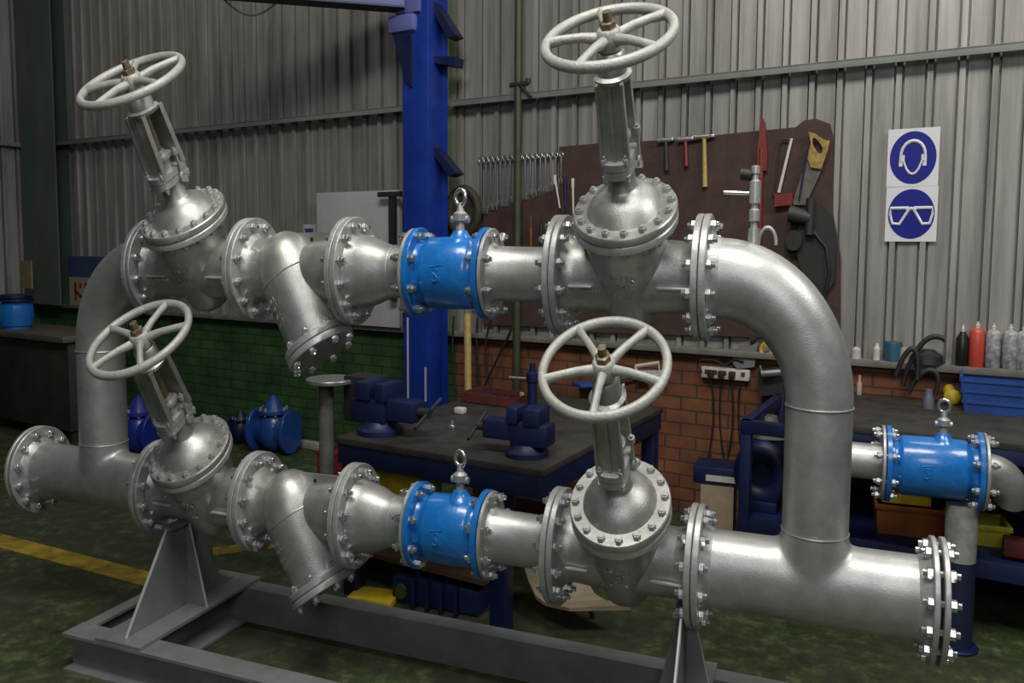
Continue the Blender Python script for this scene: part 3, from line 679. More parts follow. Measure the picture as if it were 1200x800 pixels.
# ---- tools on the board
def bar_px(mb, u0, v0, u1, v1, off, r, r1=None, seg=10): mb.cyl(PW(u0, v0, off), PW(u1, v1, off), r, r1, seg)
def hammer(u, v, v2, hm, lab, hw=.055, hr=.012):
    t = thing('hammer', lab, 'hammer', PW(u, v, .07), WB, 'hammers hung on the brown board')
    a = PW(u, v, .075); mb = MB(); mb.cyl(a-WX*hw, a+WX*hw*.5, .016, .016, 12); mb.box(a+WX*hw*.75, (hw*.6, .022, .018), WB, bev=.003); mb.cyl(a-WX*hw*1.05, a-WX*hw*.75, .02, seg=12); part(t, 'head', mb, STEEL)
    mb = MB(); mb.cyl(a, PW(u+1, v2, .075), hr*1.1, hr*1.5, 10); part(t, 'handle', mb, hm)
hammer(780, 164, 200, DARK, 'grey hammer on the board with dark handle, nearest the upper right handwheel')
hammer(803, 163, 195, RED, 'small hammer on the board with red handle')
hammer(825, 160, 219, WOODY, 'hammer on the board with long yellow wooden handle', .07)
t = thing('pipe_wrench', 'red pipe wrench hanging upright on the brown board', 'wrench', PW(893, 240, .07), WB)
mb = MB(); bar_px(mb, 892, 175, 889, 320, .075, .020, .014); part(t, 'handle', mb, RED)
mb = MB(); px_poly(mb, [(891, 142), (893, 138), (896, 145), (899, 178), (898, 200), (887, 200), (887, 178)], .09, .03); part(t, 'jaw', mb, RED)
t = thing('hacksaw', 'thin hacksaw with bright blade hanging on the board left of the hand saw', 'saw', PW(922, 205, .07), WB)
mb = MB(); px_poly(mb, [(926, 162), (929, 162), (914, 226), (911, 225)], .08, .004); part(t, 'blade', mb, OFFW)
mb = MB(); mb.tube([PW(u, v, .078) for u, v in ((925, 164), (916, 163), (913, 170), (905, 226), (909, 230))], .006, 8); part(t, 'saw_frame', mb, DARK)
mb = MB(); px_poly(mb, [(908, 228), (929, 226), (928, 240), (907, 242)], .10, .03); part(t, 'handle', mb, RED)
t = thing('hand_saw', 'hand saw with yellow handle hanging at the rounded right end of the board', 'saw', PW(950, 190, .07), WB)
mb = MB(); px_poly(mb, [(946, 184), (965, 194), (944, 240), (930, 240), (929, 236)], .082, .004); part(t, 'blade', mb, mat('dull_saw_blade', (.16, .15, .12), .5, .5, .4, 20))
mb = MB(); OUT = ((947, 154), (956, 157), (964, 163), (972, 165), (970, 176), (965, 190), (962, 198), (950, 196), (946, 186), (948, 176), (950, 168)); INN = ((953, 161), (957, 163), (961, 168), (964, 174), (963, 179), (960, 180), (957, 177), (955, 174), (953, 171), (952, 168), (952, 164))
rings = [[PW(u, v, .105) for u, v in OUT], [PW(u, v, .105) for u, v in INN], [PW(u, v, .075) for u, v in INN], [PW(u, v, .075) for u, v in OUT]]; rings.append(rings[0])
mb.loft(rings, False); part(t, 'handle', mb, mat('worn_yellow_handle', (.38, .25, .05), .55, 0, .6, 30), ang=20)
mb = MB(); bar_px(mb, 936, 235, 946, 175, .10, .006); solo('screwdriver', mb, NAVY, 'long blue handled rod tool between hacksaw and hand saw', 'tool', PW(940, 205, .10), WB)
mb = MB(); px_poly(mb, [(936, 246), (958, 236), (974, 252), (980, 285), (978, 330), (962, 352), (946, 340), (934, 300)], .085, .03); solo('black_shape', mb, BLACK, 'flat black shape added behind the power tool at the right end of the board', 'cloth', PW(956, 300, .07), WB)  # flat black shape added to fill out the dark mass of tools
t = thing('angle_grinder', 'dark greasy power tool hanging below the hand saw', 'power tool', PW(935, 262, .1), WB)
mb = MB(); bar_px(mb, 925, 250, 950, 256, .12, .045, .035, 16); bar_px(mb, 950, 232, 948, 275, .12, .028, .03, 14); part(t, 'housing', mb, DARK)
mb = MB(); mb.disc(PW(930, 282, .12), WN, .055, -.01, .01, 28); part(t, 'disc', mb, BLACK)
mb = MB(); mb.tube([PW(u, v, .10) for u, v in ((952, 270), (968, 290), (972, 320), (965, 350))], .010, 8); part(t, 'cord', mb, CABLE)
for (u, v, v2, m, lab) in ((662, 210, 268, NAVY, 'blue handled chisel hanging left of the large gate valve'), (671, 212, 262, OFFW, 'pale steel chisel hanging beside the blue chisel'), (650, 208, 244, OFFW, 'pale splayed pliers arm hanging at the end of the spanner row')):
    mb = MB(); bar_px(mb, u, v, u+(6 if u == 650 else 1), v2, .075, .010, .006); bar_px(mb, u, v-3, u, v+8, .075, .013, .012); solo('chisel', mb, m, lab, 'chisel', PW(u, v, .07), WB)
for (u, v, v2, m, lab) in ((622, 268, 300, ORANGE, 'orange handled tool low on the dark board above the upper pipe'), (634, 262, 300, DARK, 'dark handled tool low on the dark board beside the orange one')):
    mb = MB(); bar_px(mb, u, v, u, v2, .075, .014, .010); bar_px(mb, u, v-14, u, v, .075, .005); solo('screwdriver', mb, m, lab, 'screwdriver', PW(u, v, .07), WB)

# ---- safety signs
def sign(u0, v0, u1, v1, kind, lab):
    s0, z1 = WSZ(u0, v0, .03); s1, z0 = WSZ(u1, v1, .03); cs, cz = (s0+s1)/2, (z0+z1)/2; hw, hh = abs(s1-s0)/2, abs(z1-z0)/2
    t = thing('safety_sign', lab, 'sign', WP(cs, .0275, cz), WB)
    mb = MB(); wbox(mb, s0, s1, .0275, .030, z0, z1); part(t, 'panel', mb, SIGNW)
    def el(cx, cz_, a, b, o0, o1, m, name, n=48, k0=0):
        mb = MB(); mb.prism([(a*math.cos(2*PI*k/n), b*math.sin(2*PI*k/n)) for k in range(n)], WP(cs+cx, (o0+o1)/2, cz+cz_), WX, Z_, WN, o1-o0); return part(t, name, mb, m)
    el(0, 0, hw*.90, hh*.90, .0295, .0315, SIGNB, 'blue_disc')
    if kind == 'ear':
        mb = MB(); pts = []
        for k in range(13):
            a = math.radians(205 - 230*k/12); pts.append(WP(cs+hw*.47*math.cos(a), .033, cz+hh*.08+hh*.50*math.sin(a)))
        mb.tube(pts, .009, 6)
        # face outline
        pts = [(-.36, .10), (-.36, -.10), (-.24, -.38), (-.12, -.52), (0, -.56), (.12, -.52), (.24, -.38), (.36, -.10), (.36, .10)]
        mb.tube([WP(cs+x*hw, .033, cz+z_*hh) for x, z_ in pts], .0065, 6)
        for sg in (-1, 1): mb.box(WP(cs+sg*hw*.46, .033, cz-hh*.12), (hw*.14, .004, hh*.34), WB)
        part(t, 'ear_protection_symbol', mb, SIGNW)
    else:
        for sg in (-1, 1):
            mb = MB(); pts = [(.10*sg, .22), (.80*sg, .22), (.82*sg, .0), (.72*sg, -.34), (.44*sg, -.36), (.22*sg, -.02), (.10*sg, .16), (.10*sg, .22)]
            mb.tube([WP(cs+x*hw, .033, cz+z_*hh) for x, z_ in pts], .0085, 6); part(t, 'lens_outline', mb, SIGNW)
        mb = MB(); mb.tube([WP(cs+x*hw, .033, cz+z_*hh) for x, z_ in ((-.2, .16), (0, .20), (.2, .16))], .009, 6); part(t, 'bridge', mb, SIGNW)
sign(1041, 152, 1099, 218, 'ear', 'blue and white sign for ear protection, upper of the two signs')
sign(1039, 219, 1097, 283, 'eye', 'blue and white sign for eye protection with goggles, lower of the two signs')

# ---- white board leaning on the ledge
s0, z1 = WSZ(370, 226, .14); s1, z0 = WSZ(468, 378, .14)
mb = MB(); wbox(mb, s0, s1, .11, .135, zL+.001, z1, .004); wbox(mb, s0+.3, s1, .085, .11, zL+.001, z1-.02, .004)
solo('white_panel', mb, WHITE, 'large white panel standing on the ledge behind the upper strainer', 'panel', WP((s0+s1)/2, .12, zL), WB)
t = thing('tee_handle', 'dark T-shaped handle tool before the white panel, beside the crane post', 'tool', PW(459, 300, .22), WB)
mb = MB(); quad_px(mb, 455, 230, 463, 352, .22, .03); part(t, 'shank', mb, DARK)
mb = MB(); quad_px(mb, 442, 225, 469, 230, .23, .03); part(t, 'crossbar', mb, DARK)
t = thing('carton', 'small carton with blue and white front on the ledge, left of the white panel', 'box', PW(362, 284, .1), WB)
s0, z1 = WSZ(355, 263, .1); s1, z0 = WSZ(369, 300, .1)
mb = MB(); wbox(mb, s0, s1, .02, .095, zL+.001, z1); part(t, 'carton_body', mb, WHITE)
mb = MB(); wbox(mb, s0+.02, s1-.02, .0955, .098, z1-.12, z1-.03); part(t, 'blue_label', mb, CRATE, 'blue printed label')
t = thing('cardboard_box', 'blue and cream box with red marks, on the ledge behind the left elbow', 'box', WP(WSZ(105, 350, .06)[0], .06, zL), WB)
s0, z1 = WSZ(80, 300, .09); s1, zm = WSZ(130, 326, .09)
mb = MB(); wbox(mb, s0, s1, .025, .09, zL+.001, zm); part(t, 'lower_half', mb, mat('cream_card', (.30, .25, .18), .8, 0, .2, 8))
mb = MB(); wbox(mb, s0, s1, .025, .092, zm, z1); part(t, 'upper_half', mb, mat('dull_blue_card', (.03, .05, .13), .7, 0, .3, 8))
mb = MB(); zb = zL
for k in range(4): wbox(mb, s0+.10+k*.10, s0+.14+k*.10, .089, .093, zm-.10, zm-.05)
mb.box(WP(s0+.20, .091, zm-.17), (.22, .004, .030), WB, 0, .5); mb.box(WP(s0+.12, .091, zm-.16), (.03, .004, .12), WB)
part(t, 'red_marks', mb, RED)

# ---- things at the far left
TBL = PZ(42, 392, .80)
pc = PW(30, 395, 1.3)
t = thing('machine_cabinet', 'dark machine bench in the gloomy left corner', 'cabinet', Vector((pc.x, pc.y, 0)), WB)
cu0 = PW(-40, 395, 1.2); cu1 = PW(74, 395, 1.2); sa = (cu0-W0).dot(WX); sb = (cu1-W0).dot(WX); zt_ = cu1.z
mb = MB(); wbox(mb, sa, sb, .55, 1.2, zt_-.05, zt_, .01); part(t, 'bench_top', mb, mat('machine_top', (.12, .10, .08), .6, .2, .4, 5))
mb = MB(); wbox(mb, sa+.1, sb-.06, .62, 1.12, .10, zt_-.05, .01); part(t, 'cabinet_body', mb, mat('machine_olive', (.030, .034, .022), .6, 0, .5, 4))
for sx in (sa+.15, sb-.12):
    for oy in (.66, 1.06): mb = MB(); wbox(mb, sx-.03, sx+.03, oy-.03, oy+.03, 0, .11); part(t, 'leg', mb, DARK)
pz = PW(20, 388, 1.0); r_ = .13
t = thing('blue_pump', 'small blue pump housing standing on the dark bench at the left edge', 'pump', Vector((pz.x, pz.y, zt_)), WB)
pb = Vector((pz.x, pz.y, zt_)); hh = PW(20, 345, 1.0).z - zt_
mb = MB(); mb.lathe(pb, Z_, [(0, .125), (.02, .125), (.03, .15), (hh*.35, .17), (hh*.70, .155), (hh*.78, .12)], 36); part(t, 'housing', mb, BLUE)
mb = MB(); mb.disc(pb, Z_, .165, hh*.80, hh*.88, 36); mb.disc(pb, Z_, .150, hh*.90, hh, 36); part(t, 'flange', mb, NAVY)
mb = MB(); quad_px(mb, 23, 305, 37, 338, .5, .02); solo('paper_tag', mb, mat('yellowed_tag', (.22, .17, .10), .8, 0, .3, 12), 'yellowed tag hanging on the green column above the blue pump', 'tag', PW(30, 322, .49), WB)

b = WP((PZ(40, 488, .02)-W0).dot(WX), 1.50, 0); t = thing('drill_pedestal', 'pale round pedestal plate with rod in the dark left corner', 'stand', Vector((b.x, b.y, 0)))
b.z = 0; mb = MB(); mb.disc(b, Z_, .26, 0, .03, 36); part(t, 'plate', mb, mat('dusty_plate', (.10, .09, .08), .7)); mb = MB(); mb.cyl(b+Z_*.028, b+Z_*.5, .03, seg=14); part(t, 'rod', mb, DARK)
def floor_pt(u, v): return PZ(u, v, 0)
# ---- blue globe valves parked on the floor by the green wall
def parked_valve(u, v, sz, lab, body=NAVY, flip=1, dz=0):
    b = floor_pt(u, v) + Z_*dz; t = thing('globe_valve', lab, 'valve', b, 0, 'blue valves stored by the green wall'); r = sz
    mb = MB(); mb.lathe(b+Z_*r*.62, (1, 0, 0), [(-r*.62, r*.34), (-r*.4, r*.40), (0, r*.52), (r*.4, r*.40), (r*.62, r*.34)], 32); mb.sphere(b+Z_*r*.62, r*.52, 24, 1, 1, 1.12); mb.cyl(b+Z_*r*.9, b+Z_*r*1.18, r*.36, r*.32, 28); part(t, 'valve_body', mb, body)
    for sg in (-1, 1):
        mb = MB(); mb.disc(b+Z_*r*.62, X_*sg, r*.60, r*.62, r*.74, 36); part(t, 'flange', mb, body)
    mb = MB(); mb.disc(b, Z_, r*.50, r*1.10, r*1.20, 32); mb.lathe(b, Z_, [(r*1.2, r*.4), (r*1.35, r*.28), (r*1.50, r*.16), (r*1.6, r*.06)], 24); part(t, 'cap', mb, body)
    o_ = Vector((0, 0, 0)); mb = MB(); mb.cyl(o_-Z_*r*.11, o_+Z_*r*.11, r*.045, seg=6); bm_ = make_mesh('cap_bolt', mb, DULLBOLT, o_)
    for k in range(8): a = 2*PI*k/8; inst(t, 'bolt', bm_, b+Vector((r*.43*math.cos(a), r*.43*math.sin(a), r*1.17)))
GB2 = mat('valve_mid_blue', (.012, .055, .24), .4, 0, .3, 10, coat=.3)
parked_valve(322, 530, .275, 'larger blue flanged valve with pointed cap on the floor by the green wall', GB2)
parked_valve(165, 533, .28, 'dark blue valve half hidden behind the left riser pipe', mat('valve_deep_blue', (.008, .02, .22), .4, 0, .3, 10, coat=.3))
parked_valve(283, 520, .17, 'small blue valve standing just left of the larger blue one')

# ---- central workbench
zt_b = .72; fl = PZ(388, 513, zt_b); fr = PZ(640, 549, zt_b)
sL_, sR_ = (fl-W0).dot(WX), (fr-W0).dot(WX); oF = ((fl-W0).dot(WN)+(fr-W0).dot(WN))/2; oBk = .62
WBN = thing('workbench', 'blue steel workbench with dark grimy top behind the manifold', 'workbench', WP((sL_+sR_)/2, (oF+oBk)/2, 0), WB)
mb = MB(); wbox(mb, sL_, sR_, oBk, oF, zt_b-.03, zt_b, .005); part(WBN, 'bench_top', mb, TOPD)
for o0, o1, q0, q1 in ((oF-.06, oF-.01, sL_+.01, sR_-.01), (oBk+.01, oBk+.06, sL_+.01, sR_-.01)):
    mb = MB(); wbox(mb, q0, q1, o0, o1, zt_b-.12, zt_b-.03, .004); part(WBN, 'apron', mb, NAVY)
for q0 in (sL_+.01, sR_-.06):
    mb = MB(); wbox(mb, q0, q0+.05, oBk+.06, oF-.06, zt_b-.12, zt_b-.03, .004); part(WBN, 'apron', mb, NAVY)
for q0 in (sL_+.02, (PZ(597, 735, 0)-W0).dot(WX)-.04, sR_-.11):
    for o0 in (oF-.12, oBk+.02):
        if (sL_+.5 < q0 < sR_-.2 and o0 < 1) or (q0 > sR_-.2 and o0 > 1): continue
        mb = MB(); wbox(mb, q0, q0+.09, o0, o0+.09, 0, zt_b-.12, .006); part(WBN, 'leg', mb, NAVY)
mb = MB(); wbox(mb, sL_+.06, sR_-.4, oBk+.3, oF-.13, .16, .18); shf = part(WBN, 'lower_shelf', mb, BROWN)
def onbench(u, v, z=zt_b): return PZ(u, v, z)
# ---- vices
def vice(b, k, rz, lab, m=NAVY, flipm=False):
    t = thing('bench_vice', lab, 'vice', b, rz, 'vices on the workbench'); R = Matrix.Rotation(rz, 3, 'Z'); sg = -1 if flipm else 1
    P = lambda x, y, z: b + R @ Vector((sg*x*k, y*k, z*k))
    mb = MB(); mb.lathe(b, Z_, [(0, .11*k), (.02*k, .11*k), (.03*k, .09*k), (.05*k, .075*k)], 28); mb.box(P(-.03, 0, .09), (.20*k, .13*k, .09*k), rz, bev=.012*k); mb.box(P(-.05, 0, .165), (.09*k, .15*k, .07*k), rz, bev=.008*k); part(t, 'fixed_jaw', mb, m)
    mb = MB(); mb.box(P(.12, 0, .10), (.22*k, .10*k, .08*k), rz, bev=.012*k); mb.box(P(.055, 0, .165), (.06*k, .15*k, .07*k), rz, bev=.008*k); part(t, 'moving_jaw', mb, m)
    mb = MB(); mb.cyl(P(.2, 0, .10), P(.29, 0, .10), .018*k, seg=14); mb.cyl(P(.28, -.10, .06), P(.28, .10, .14), .008*k, seg=8); part(t, 'screw_handle', mb, DARK)
vice(onbench(446, 507), 1.18, WB, 'heavy dark blue vice at the left end of the workbench')
vice(onbench(618, 533), 1.0, WB+.1, 'blue vice at the front right corner of the workbench', flipm=True)
b = onbench(430, 492); t = thing('machine_block', 'black metal block standing on the bench behind the left vice', 'machine part', b, WB)
mb = MB(); mb.box(b+Z_*.11, (.22, .16, .22), WB, bev=.01); mb.box(b+WX*.15+Z_*.08, (.12, .14, .16), WB, bev=.01); part(t, 'block', mb, BLACK)
b = onbench(383, 490); b.z = 0; t = thing('pipe_stand', 'pale upright pipe with flat disc on top, left of the workbench', 'stand', b, WB)
mb = MB(); mb.disc(b, Z_, .13, 0, .015, 28); part(t, 'base', mb, DARK)
mb = MB(); mb.cyl(b+Z_*.012, b+Z_*.90, .045, seg=20); part(t, 'pipe', mb, mat('dusty_pipe', (.16, .16, .15), .6, .2, .4, 12))
mb = MB(); mb.disc(b+WX*.04, Z_, .15, .90, .92, 32); part(t, 'top_disc', mb, STEEL, 'bare steel disc')
# arbor post
t = thing('pipe_vice_stand', 'small dark blue upright screw press on the bench with pale bar handle', 'press', onbench(624, 478), WB)
b = onbench(624, 480); mb = MB(); mb.lathe(b, Z_, [(0, .05), (.02, .05), (.03, .032), (.14, .030), (.15, .04), (.19, .04), (.20, .02), (.24, .018)], 20); part(t, 'column', mb, NAVY)
mb = MB(); mb.cyl(b+Vector((-.16, 0, .16)), b+Vector((.16, 0, .16)), .008, seg=10); part(t, 'bar', mb, STEEL)
# tray
t = thing('parts_tray', 'dark red rimmed tray at the back of the workbench', 'tray', onbench(583, 472), WB)
b = onbench(583, 471); mb = MB(); mb.box(b+Z_*.006, (.42, .24, .012), WB); part(t, 'base', mb, DARK)
mb = MB()
for dx, dy, a, c_ in ((0, -.12, .42, .012), (0, .12, .42, .012)): mb.box(b + Matrix.Rotation(WB, 3, 'Z') @ Vector((dx, dy, .03)), (a, c_, .05), WB)
for dx in (-.21, .21): mb.box(b + Matrix.Rotation(WB, 3, 'Z') @ Vector((dx, 0, .03)), (.012, .24, .05), WB)
part(t, 'rim', mb, mat('tray_dark_red', (.10, .022, .018), .6, 0, .4, 12))
mb = MB(); R = Matrix.Rotation(WB, 3, 'Z')
for k in range(7): mb.box(b + R @ Vector((-.15+k*.05, random.uniform(-.05, .05), .03)), (.02, .12, .03), WB+random.uniform(-.3, .3), bev=.004)
solo('small_parts', mb, BLACK, 'black metal parts lying in the red rimmed tray', 'parts', b+Z_*.012, WB)
for i, (u, v, m, dx, lab) in enumerate(((540, 484, OFFW, .05, 'small pale block lying on the middle of the bench top'), (530, 502, ZINC, .03, 'bright steel nut lying near the front of the bench'), (612, 470, WOODY, .05, 'small brass fitting beside the upright press'), (690, 452, CRATE, .16, 'flat blue tool case lying behind the lower right handwheel'), (765, 455, OFFW, .05, 'small white scrap by the back of the bench'))):
    b = onbench(u, v); mb = MB(); hgt = .02 if i == 3 else dx*.6
    mb.box(b+Z_*(hgt/2), (dx*1.3, dx, hgt), WB+.3*i, bev=.006)
    if i in (1, 2): mb.cyl(b+Z_*hgt, b+Z_*(hgt+.02), dx*.35, seg=12)
    solo(['steel_block', 'steel_nut', 'brass_fitting', 'tool_case', 'paper_scrap'][i], mb, m, lab, ['block', 'nut', 'fitting', 'case', 'scrap'][i], b, WB)
# pale saw handle
b = PW(758, 432, .10); t = thing('saw_handle', 'pale D-shaped handle lying behind the lower right handwheel', 'handle', b, WB)
mb = MB(); pts = [PW(u, v, .10) for u, v in ((745, 429), (772, 425), (774, 439), (748, 441))]; mb.tube(pts+[pts[0]], .012, 8); part(t, 'grip', mb, OFFW)
mb = MB(); px_poly(mb, [(746, 434), (775, 434), (774, 444), (744, 444)], .108, .02); part(t, 'blade_root', mb, OFFW)
mb = MB(); mb.cyl(PW(680, 455, .07), PW(745, 440, .07), .008, seg=8); mb.box(PW(682, 454, .07), (.05, .03, .03), WB, bev=.004); solo('tyre_lever', mb, STEEL, 'thin bright steel lever leaning against the orange brick', 'lever', PW(712, 448, .07), WB)

# long wooden handles and cables beside the crane
mb = MB(); mb.cyl(PW(548, 368, .30), PW(549, 478, .38), .030, .028, 12); solo('wooden_pole', mb, WOODY, 'yellowish wooden pole standing right of the crane post', 'pole', PW(549, 478, .38), WB)
for k, (pts, lab) in enumerate((([(560, 372), (556, 420), (566, 466)], 'black cable hanging beside the wooden pole, nearest it'), ([(575, 375), (560, 430), (585, 468)], 'black cable looping right of the wooden pole'), ([(600, 385), (578, 430), (560, 470)], 'black cable crossing before the orange brick right of the crane'), ([(532, 370), (528, 420), (536, 475)], 'thin cable hanging close to the right flange of the crane post'))):
    mb = MB(); P_ = [PW(u, v, .09+.01*k) for u, v in pts]; A, B_, D_ = P_; mb.tube([A*(1-q)**2 + B_*2*q*(1-q) + D_*q*q for q in [i/12 for i in range(13)]], .009, 8)
    solo('cable', mb, CABLE, lab, 'cable', P_[0], WB)

# ---- items under the workbench
def bin_box(u0, v0, u1, v1, Y, dep, m, name, lab, cat, z0=None, taper=.0, lip=True):
    a = PY(u0, v0, Y); b = PY(u1, v1, Y); zb = b.z if z0 is None else z0; wdt = b.x-a.x; h = a.z-zb; c = Vector(((a.x+b.x)/2, Y+dep/2, zb))
    t = thing(name, lab, cat, c); mb = MB(); th = .008
    def rr(z, k): 
        hx, hy = wdt/2*k, dep/2*k; return [c+Vector((-hx, -hy, z)), c+Vector((hx, -hy, z)), c+Vector((hx, hy, z)), c+Vector((-hx, hy, z))]
    kb = 1-taper; mb.loft([rr(0.012, kb*.96), rr(h, .96), rr(h, 1), rr(0, kb)], True)
    part(t, 'bin_body', mb, m, ang=20)
    if lip:
        mb = MB()
        for sy in (-1, 1): mb.box(c+Vector((0, sy*dep/2, h-.01)), (wdt+.02, .016, .022), bev=.003)
        for sx in (-1, 1): mb.box(c+Vector((sx*wdt/2, 0, h-.01)), (.016, dep, .022), bev=.003)
        part(t, 'rim', mb, m)
    return t, c, h
bin_box(438, 536, 494, 584, .98, .3, YEL, 'storage_bin', 'yellow plastic bin under the left part of the workbench', 'bin', .18, .18)
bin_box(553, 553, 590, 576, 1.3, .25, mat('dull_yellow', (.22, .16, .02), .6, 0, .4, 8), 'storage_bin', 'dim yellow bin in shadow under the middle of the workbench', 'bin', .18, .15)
bin_box(418, 622, 584, 700, 1.12, .34, BROWN, 'wooden_crate', 'brown crate on the floor behind the lower blue valve', 'crate', 0, 0)
mb = MB(); b = PZ(440, 703, 0); mb.box(b+Z_*.015, (.26, .16, .03), .1, bev=.005); solo('yellow_board', mb, YEL, 'flat yellow board lying on the floor beside the finned blue casting', 'board', b)
# finned casting
a = PY(458, 675, .75); b_ = PY(566, 722, .80); cx_ = (a.x+b_.x)/2; Lm = b_.x-a.x
t = thing('finned_casting', 'dark blue ribbed casting on the floor below the lower blue valve', 'casting', (cx_, .86, 0))
hm = a.z
mb = MB(); mb.box((cx_, .86, hm*.52), (Lm, .20, hm*.96), bev=.02); mb.cyl((a.x-.006, .86, hm*.5), (a.x+.02, .86, hm*.5), hm*.42, seg=24); part(t, 'housing', mb, NAVY)
for k in range(4):
    x = a.x + Lm*(.28+.16*k); mb = MB(); mb.box((x, .75, hm*.5), (.022, .05, hm*.98), bev=.004); mb.cyl((x, .80, hm*.9), (x, .80, hm*1.25), .009, seg=8); part(t, 'rib', mb, NAVY)
mb = MB(); mb.disc((a.x+Lm*.12, .757, hm*.5), Y_, .035, -.008, .004, 20); part(t, 'port', mb, mat('dirty_olive', (.05, .05, .012), .6), 'dull olive port')
# plywood seat shell
t = thing('plywood_chair_shell', 'tan curved plywood piece leaning under the lower right valve', 'plywood', PZ(645, 705, 0))
P_ = [PZ(625+dx*1.0, 0, 0) if False else None for dx in ()]
q0 = PY(612, 660, .95); q1 = PY(632, 700, .85); q2 = PY(640, 708, .80); q3 = PY(668, 713, .72)
mb = MB(); secs = []
for q in (PY(612, 655, .98), PY(620, 680, .92), PY(629, 698, .86), PY(640, 706, .82), PY(668, 712, .74)):
    secs.append([q+Vector((0, 0, 0)), q+Vector((.28, .12, .01)), q+Vector((.28, .12, -.012)), q+Vector((0, 0, -.014))])
mb.loft(secs); part(t, 'shell', mb, TAN, ang=20)
mb = MB(); fq = PY(640, 706, .86); mb.cyl(fq+Vector((.10, .06, -.012)), Vector((fq.x+.10, fq.y+.06, 0)), .012, seg=10); part(t, 'support', mb, DARK); mb = MB(); mb.cyl(fq+Vector((.2, .1, -.012)), Vector((fq.x+.22, fq.y+.14, 0)), .012, seg=10); part(t, 'support', mb, DARK)
# red box and clutter at left under bench
bin_box(372, 528, 392, 556, 1.8, .25, RED, 'tool_box', 'small red box on the floor left of the workbench', 'box', 0, 0)
parked_valve(318, 575, .15, 'small silver flanged valve on the floor behind the lower strainer', DULLBOLT)
mb = MB(); b = PZ(374, 524, 0); mb.box(b+Z_*.03, (.30, .22, .06), WB, bev=.01); solo('concrete_block', mb, mat('pale_concrete', (.30, .30, .26), .8, 0, .3, 9), 'pale concrete block on the floor against the green wall', 'block', b)

# ---- power strip and boxes on the orange brick
PS = t = thing('power_strip', 'white multi socket power strip on the orange brick wall', 'power strip', PW(852, 440, .05), WB)
mb = MB(); s0, s1, z0, z1 = quad_px(mb, 822, 429, 878, 447, .075, .05, .006); part(t, 'housing', mb, OFFW)
for k in range(5):
    mb = MB(); s_ = s0+(s1-s0)*(.12+.19*k); wbox(mb, s_-.012, s_+.012, .073, .085, z1-.035, z1-.015); part(t, 'rocker_switch', mb, RED)
for k in range(3):
    mb = MB(); s_ = s0+(s1-s0)*(.22+.22*k); wbox(mb, s_-.02, s_+.02, .073, .11, z0+.01, z0+.05, .006); part(t, 'plug', mb, BLACK)
mb = MB(); mb.tube([PW(u, v, .09) for u, v in ((823, 435), (818, 428), (822, 421), (838, 422), (850, 428), (862, 420), (872, 424))], .006, 8); part(t, 'cord', mb, CABLE)
JB = t = thing('junction_box', 'grey electrical box on the brick wall above the power strip', 'box', PW(880, 415, .06), WB)
mb = MB(); px_poly(mb, [(858, 424), (868, 402), (884, 398), (888, 404), (884, 430), (864, 432)], .08, .07); part(t, 'box_body', mb, mat('grey_lilac', (.17, .16, .17), .6, 0, .2, 8))
mb = MB(); bar_px(mb, 880, 400, 886, 396, .08, .02); part(t, 'gland', mb, DARK)
for k, u in enumerate((834, 846, 857, 868, 893, 903)):
    mb = MB(); v0 = 447 if u < 880 else 430; P_ = [PW(u, v0, .06), PW(u+(-6 if k % 2 else 7), v0+45, .05), PW(u+(4 if k % 2 else -5), v0+95, .05)]; A, B_, D_ = P_
    mb.tube([A*(1-q)**2 + B_*2*q*(1-q) + D_*q*q for q in [i/10 for i in range(11)]], .006, 8)
    part(PS if k < 4 else JB, 'power_cord', mb, CABLE)
t = thing('lead_reel', 'yellow fitting hanging above the power strip beside the riser', 'fitting', PW(898, 408, .08), WB)
mb = MB(); mb.ring(PW(898, 410, .08), WN, .035, .012, 20, 8); mb.box(PW(899, 403, .08), (.05, .03, .03), WB, bev=.005); part(t, 'yellow_coil', mb, YEL)
mb = MB(); px_poly(mb, [(888, 434), (918, 430), (918, 462), (890, 464)], .14, .10); solo('motor', mb, DARK, 'dark motor housing on the ledge side left of the riser', 'motor', PW(904, 450, .1), WB)
mb = MB(); bar_px(mb, 893, 438, 916, 436, .19, .020); bar_px(mb, 893, 438, 891, 428, .19, .008); solo('chrome_fitting', mb, STEEL, 'bright metal fitting before the dark motor beside the riser', 'fitting', PW(904, 437, .19), WB)

# ---- right workbench
zr_ = .81; fA = PZ(862, 489, zr_); fB = PZ(1200, 515, zr_); s0 = (fA-W0).dot(WX); oR = ((fA-W0).dot(WN)+(fB-W0).dot(WN))/2
RB = thing('workbench', 'long dark workbench with blue legs along the wall at right', 'workbench', WP(1.2, oR/2, 0), WB)
s1 = 2.6; sAx = (PZ(915, 495, zr_)-W0).dot(WX)
mb = MB(); wbox(mb, sAx, s1, .03, oR, zr_-.03, zr_, .004); part(RB, 'bench_top', mb, TOPD)
mb = MB(); wbox(mb, s0, s1, oR-.06, oR-.005, zr_-.09, zr_-.03, .004); part(RB, 'apron', mb, NAVY)
mb = MB(); wbox(mb, s0, s0+.05, .1, oR-.06, zr_-.09, zr_-.03, .004); part(RB, 'apron', mb, NAVY)
for q in (s0, s1-.08):
    for o0 in (oR-.07, .12):
        mb = MB(); wbox(mb, q, q+.06, o0, o0+.06, 0, zr_-.03, .004); part(RB, 'leg', mb, NAVY)
zsh = WSZ(893, 613, oR)[1]
mb = MB(); wbox(mb, s0+.02, s1, .1, oR-.02, zsh-.03, zsh, .004); part(RB, 'lower_shelf', mb, NAVY)
mb = MB(); wbox(mb, s0+.06, s1, oR-.02, oR-.002, zsh-.07, zsh+.005, .003); part(RB, 'shelf_rail', mb, NAVY)
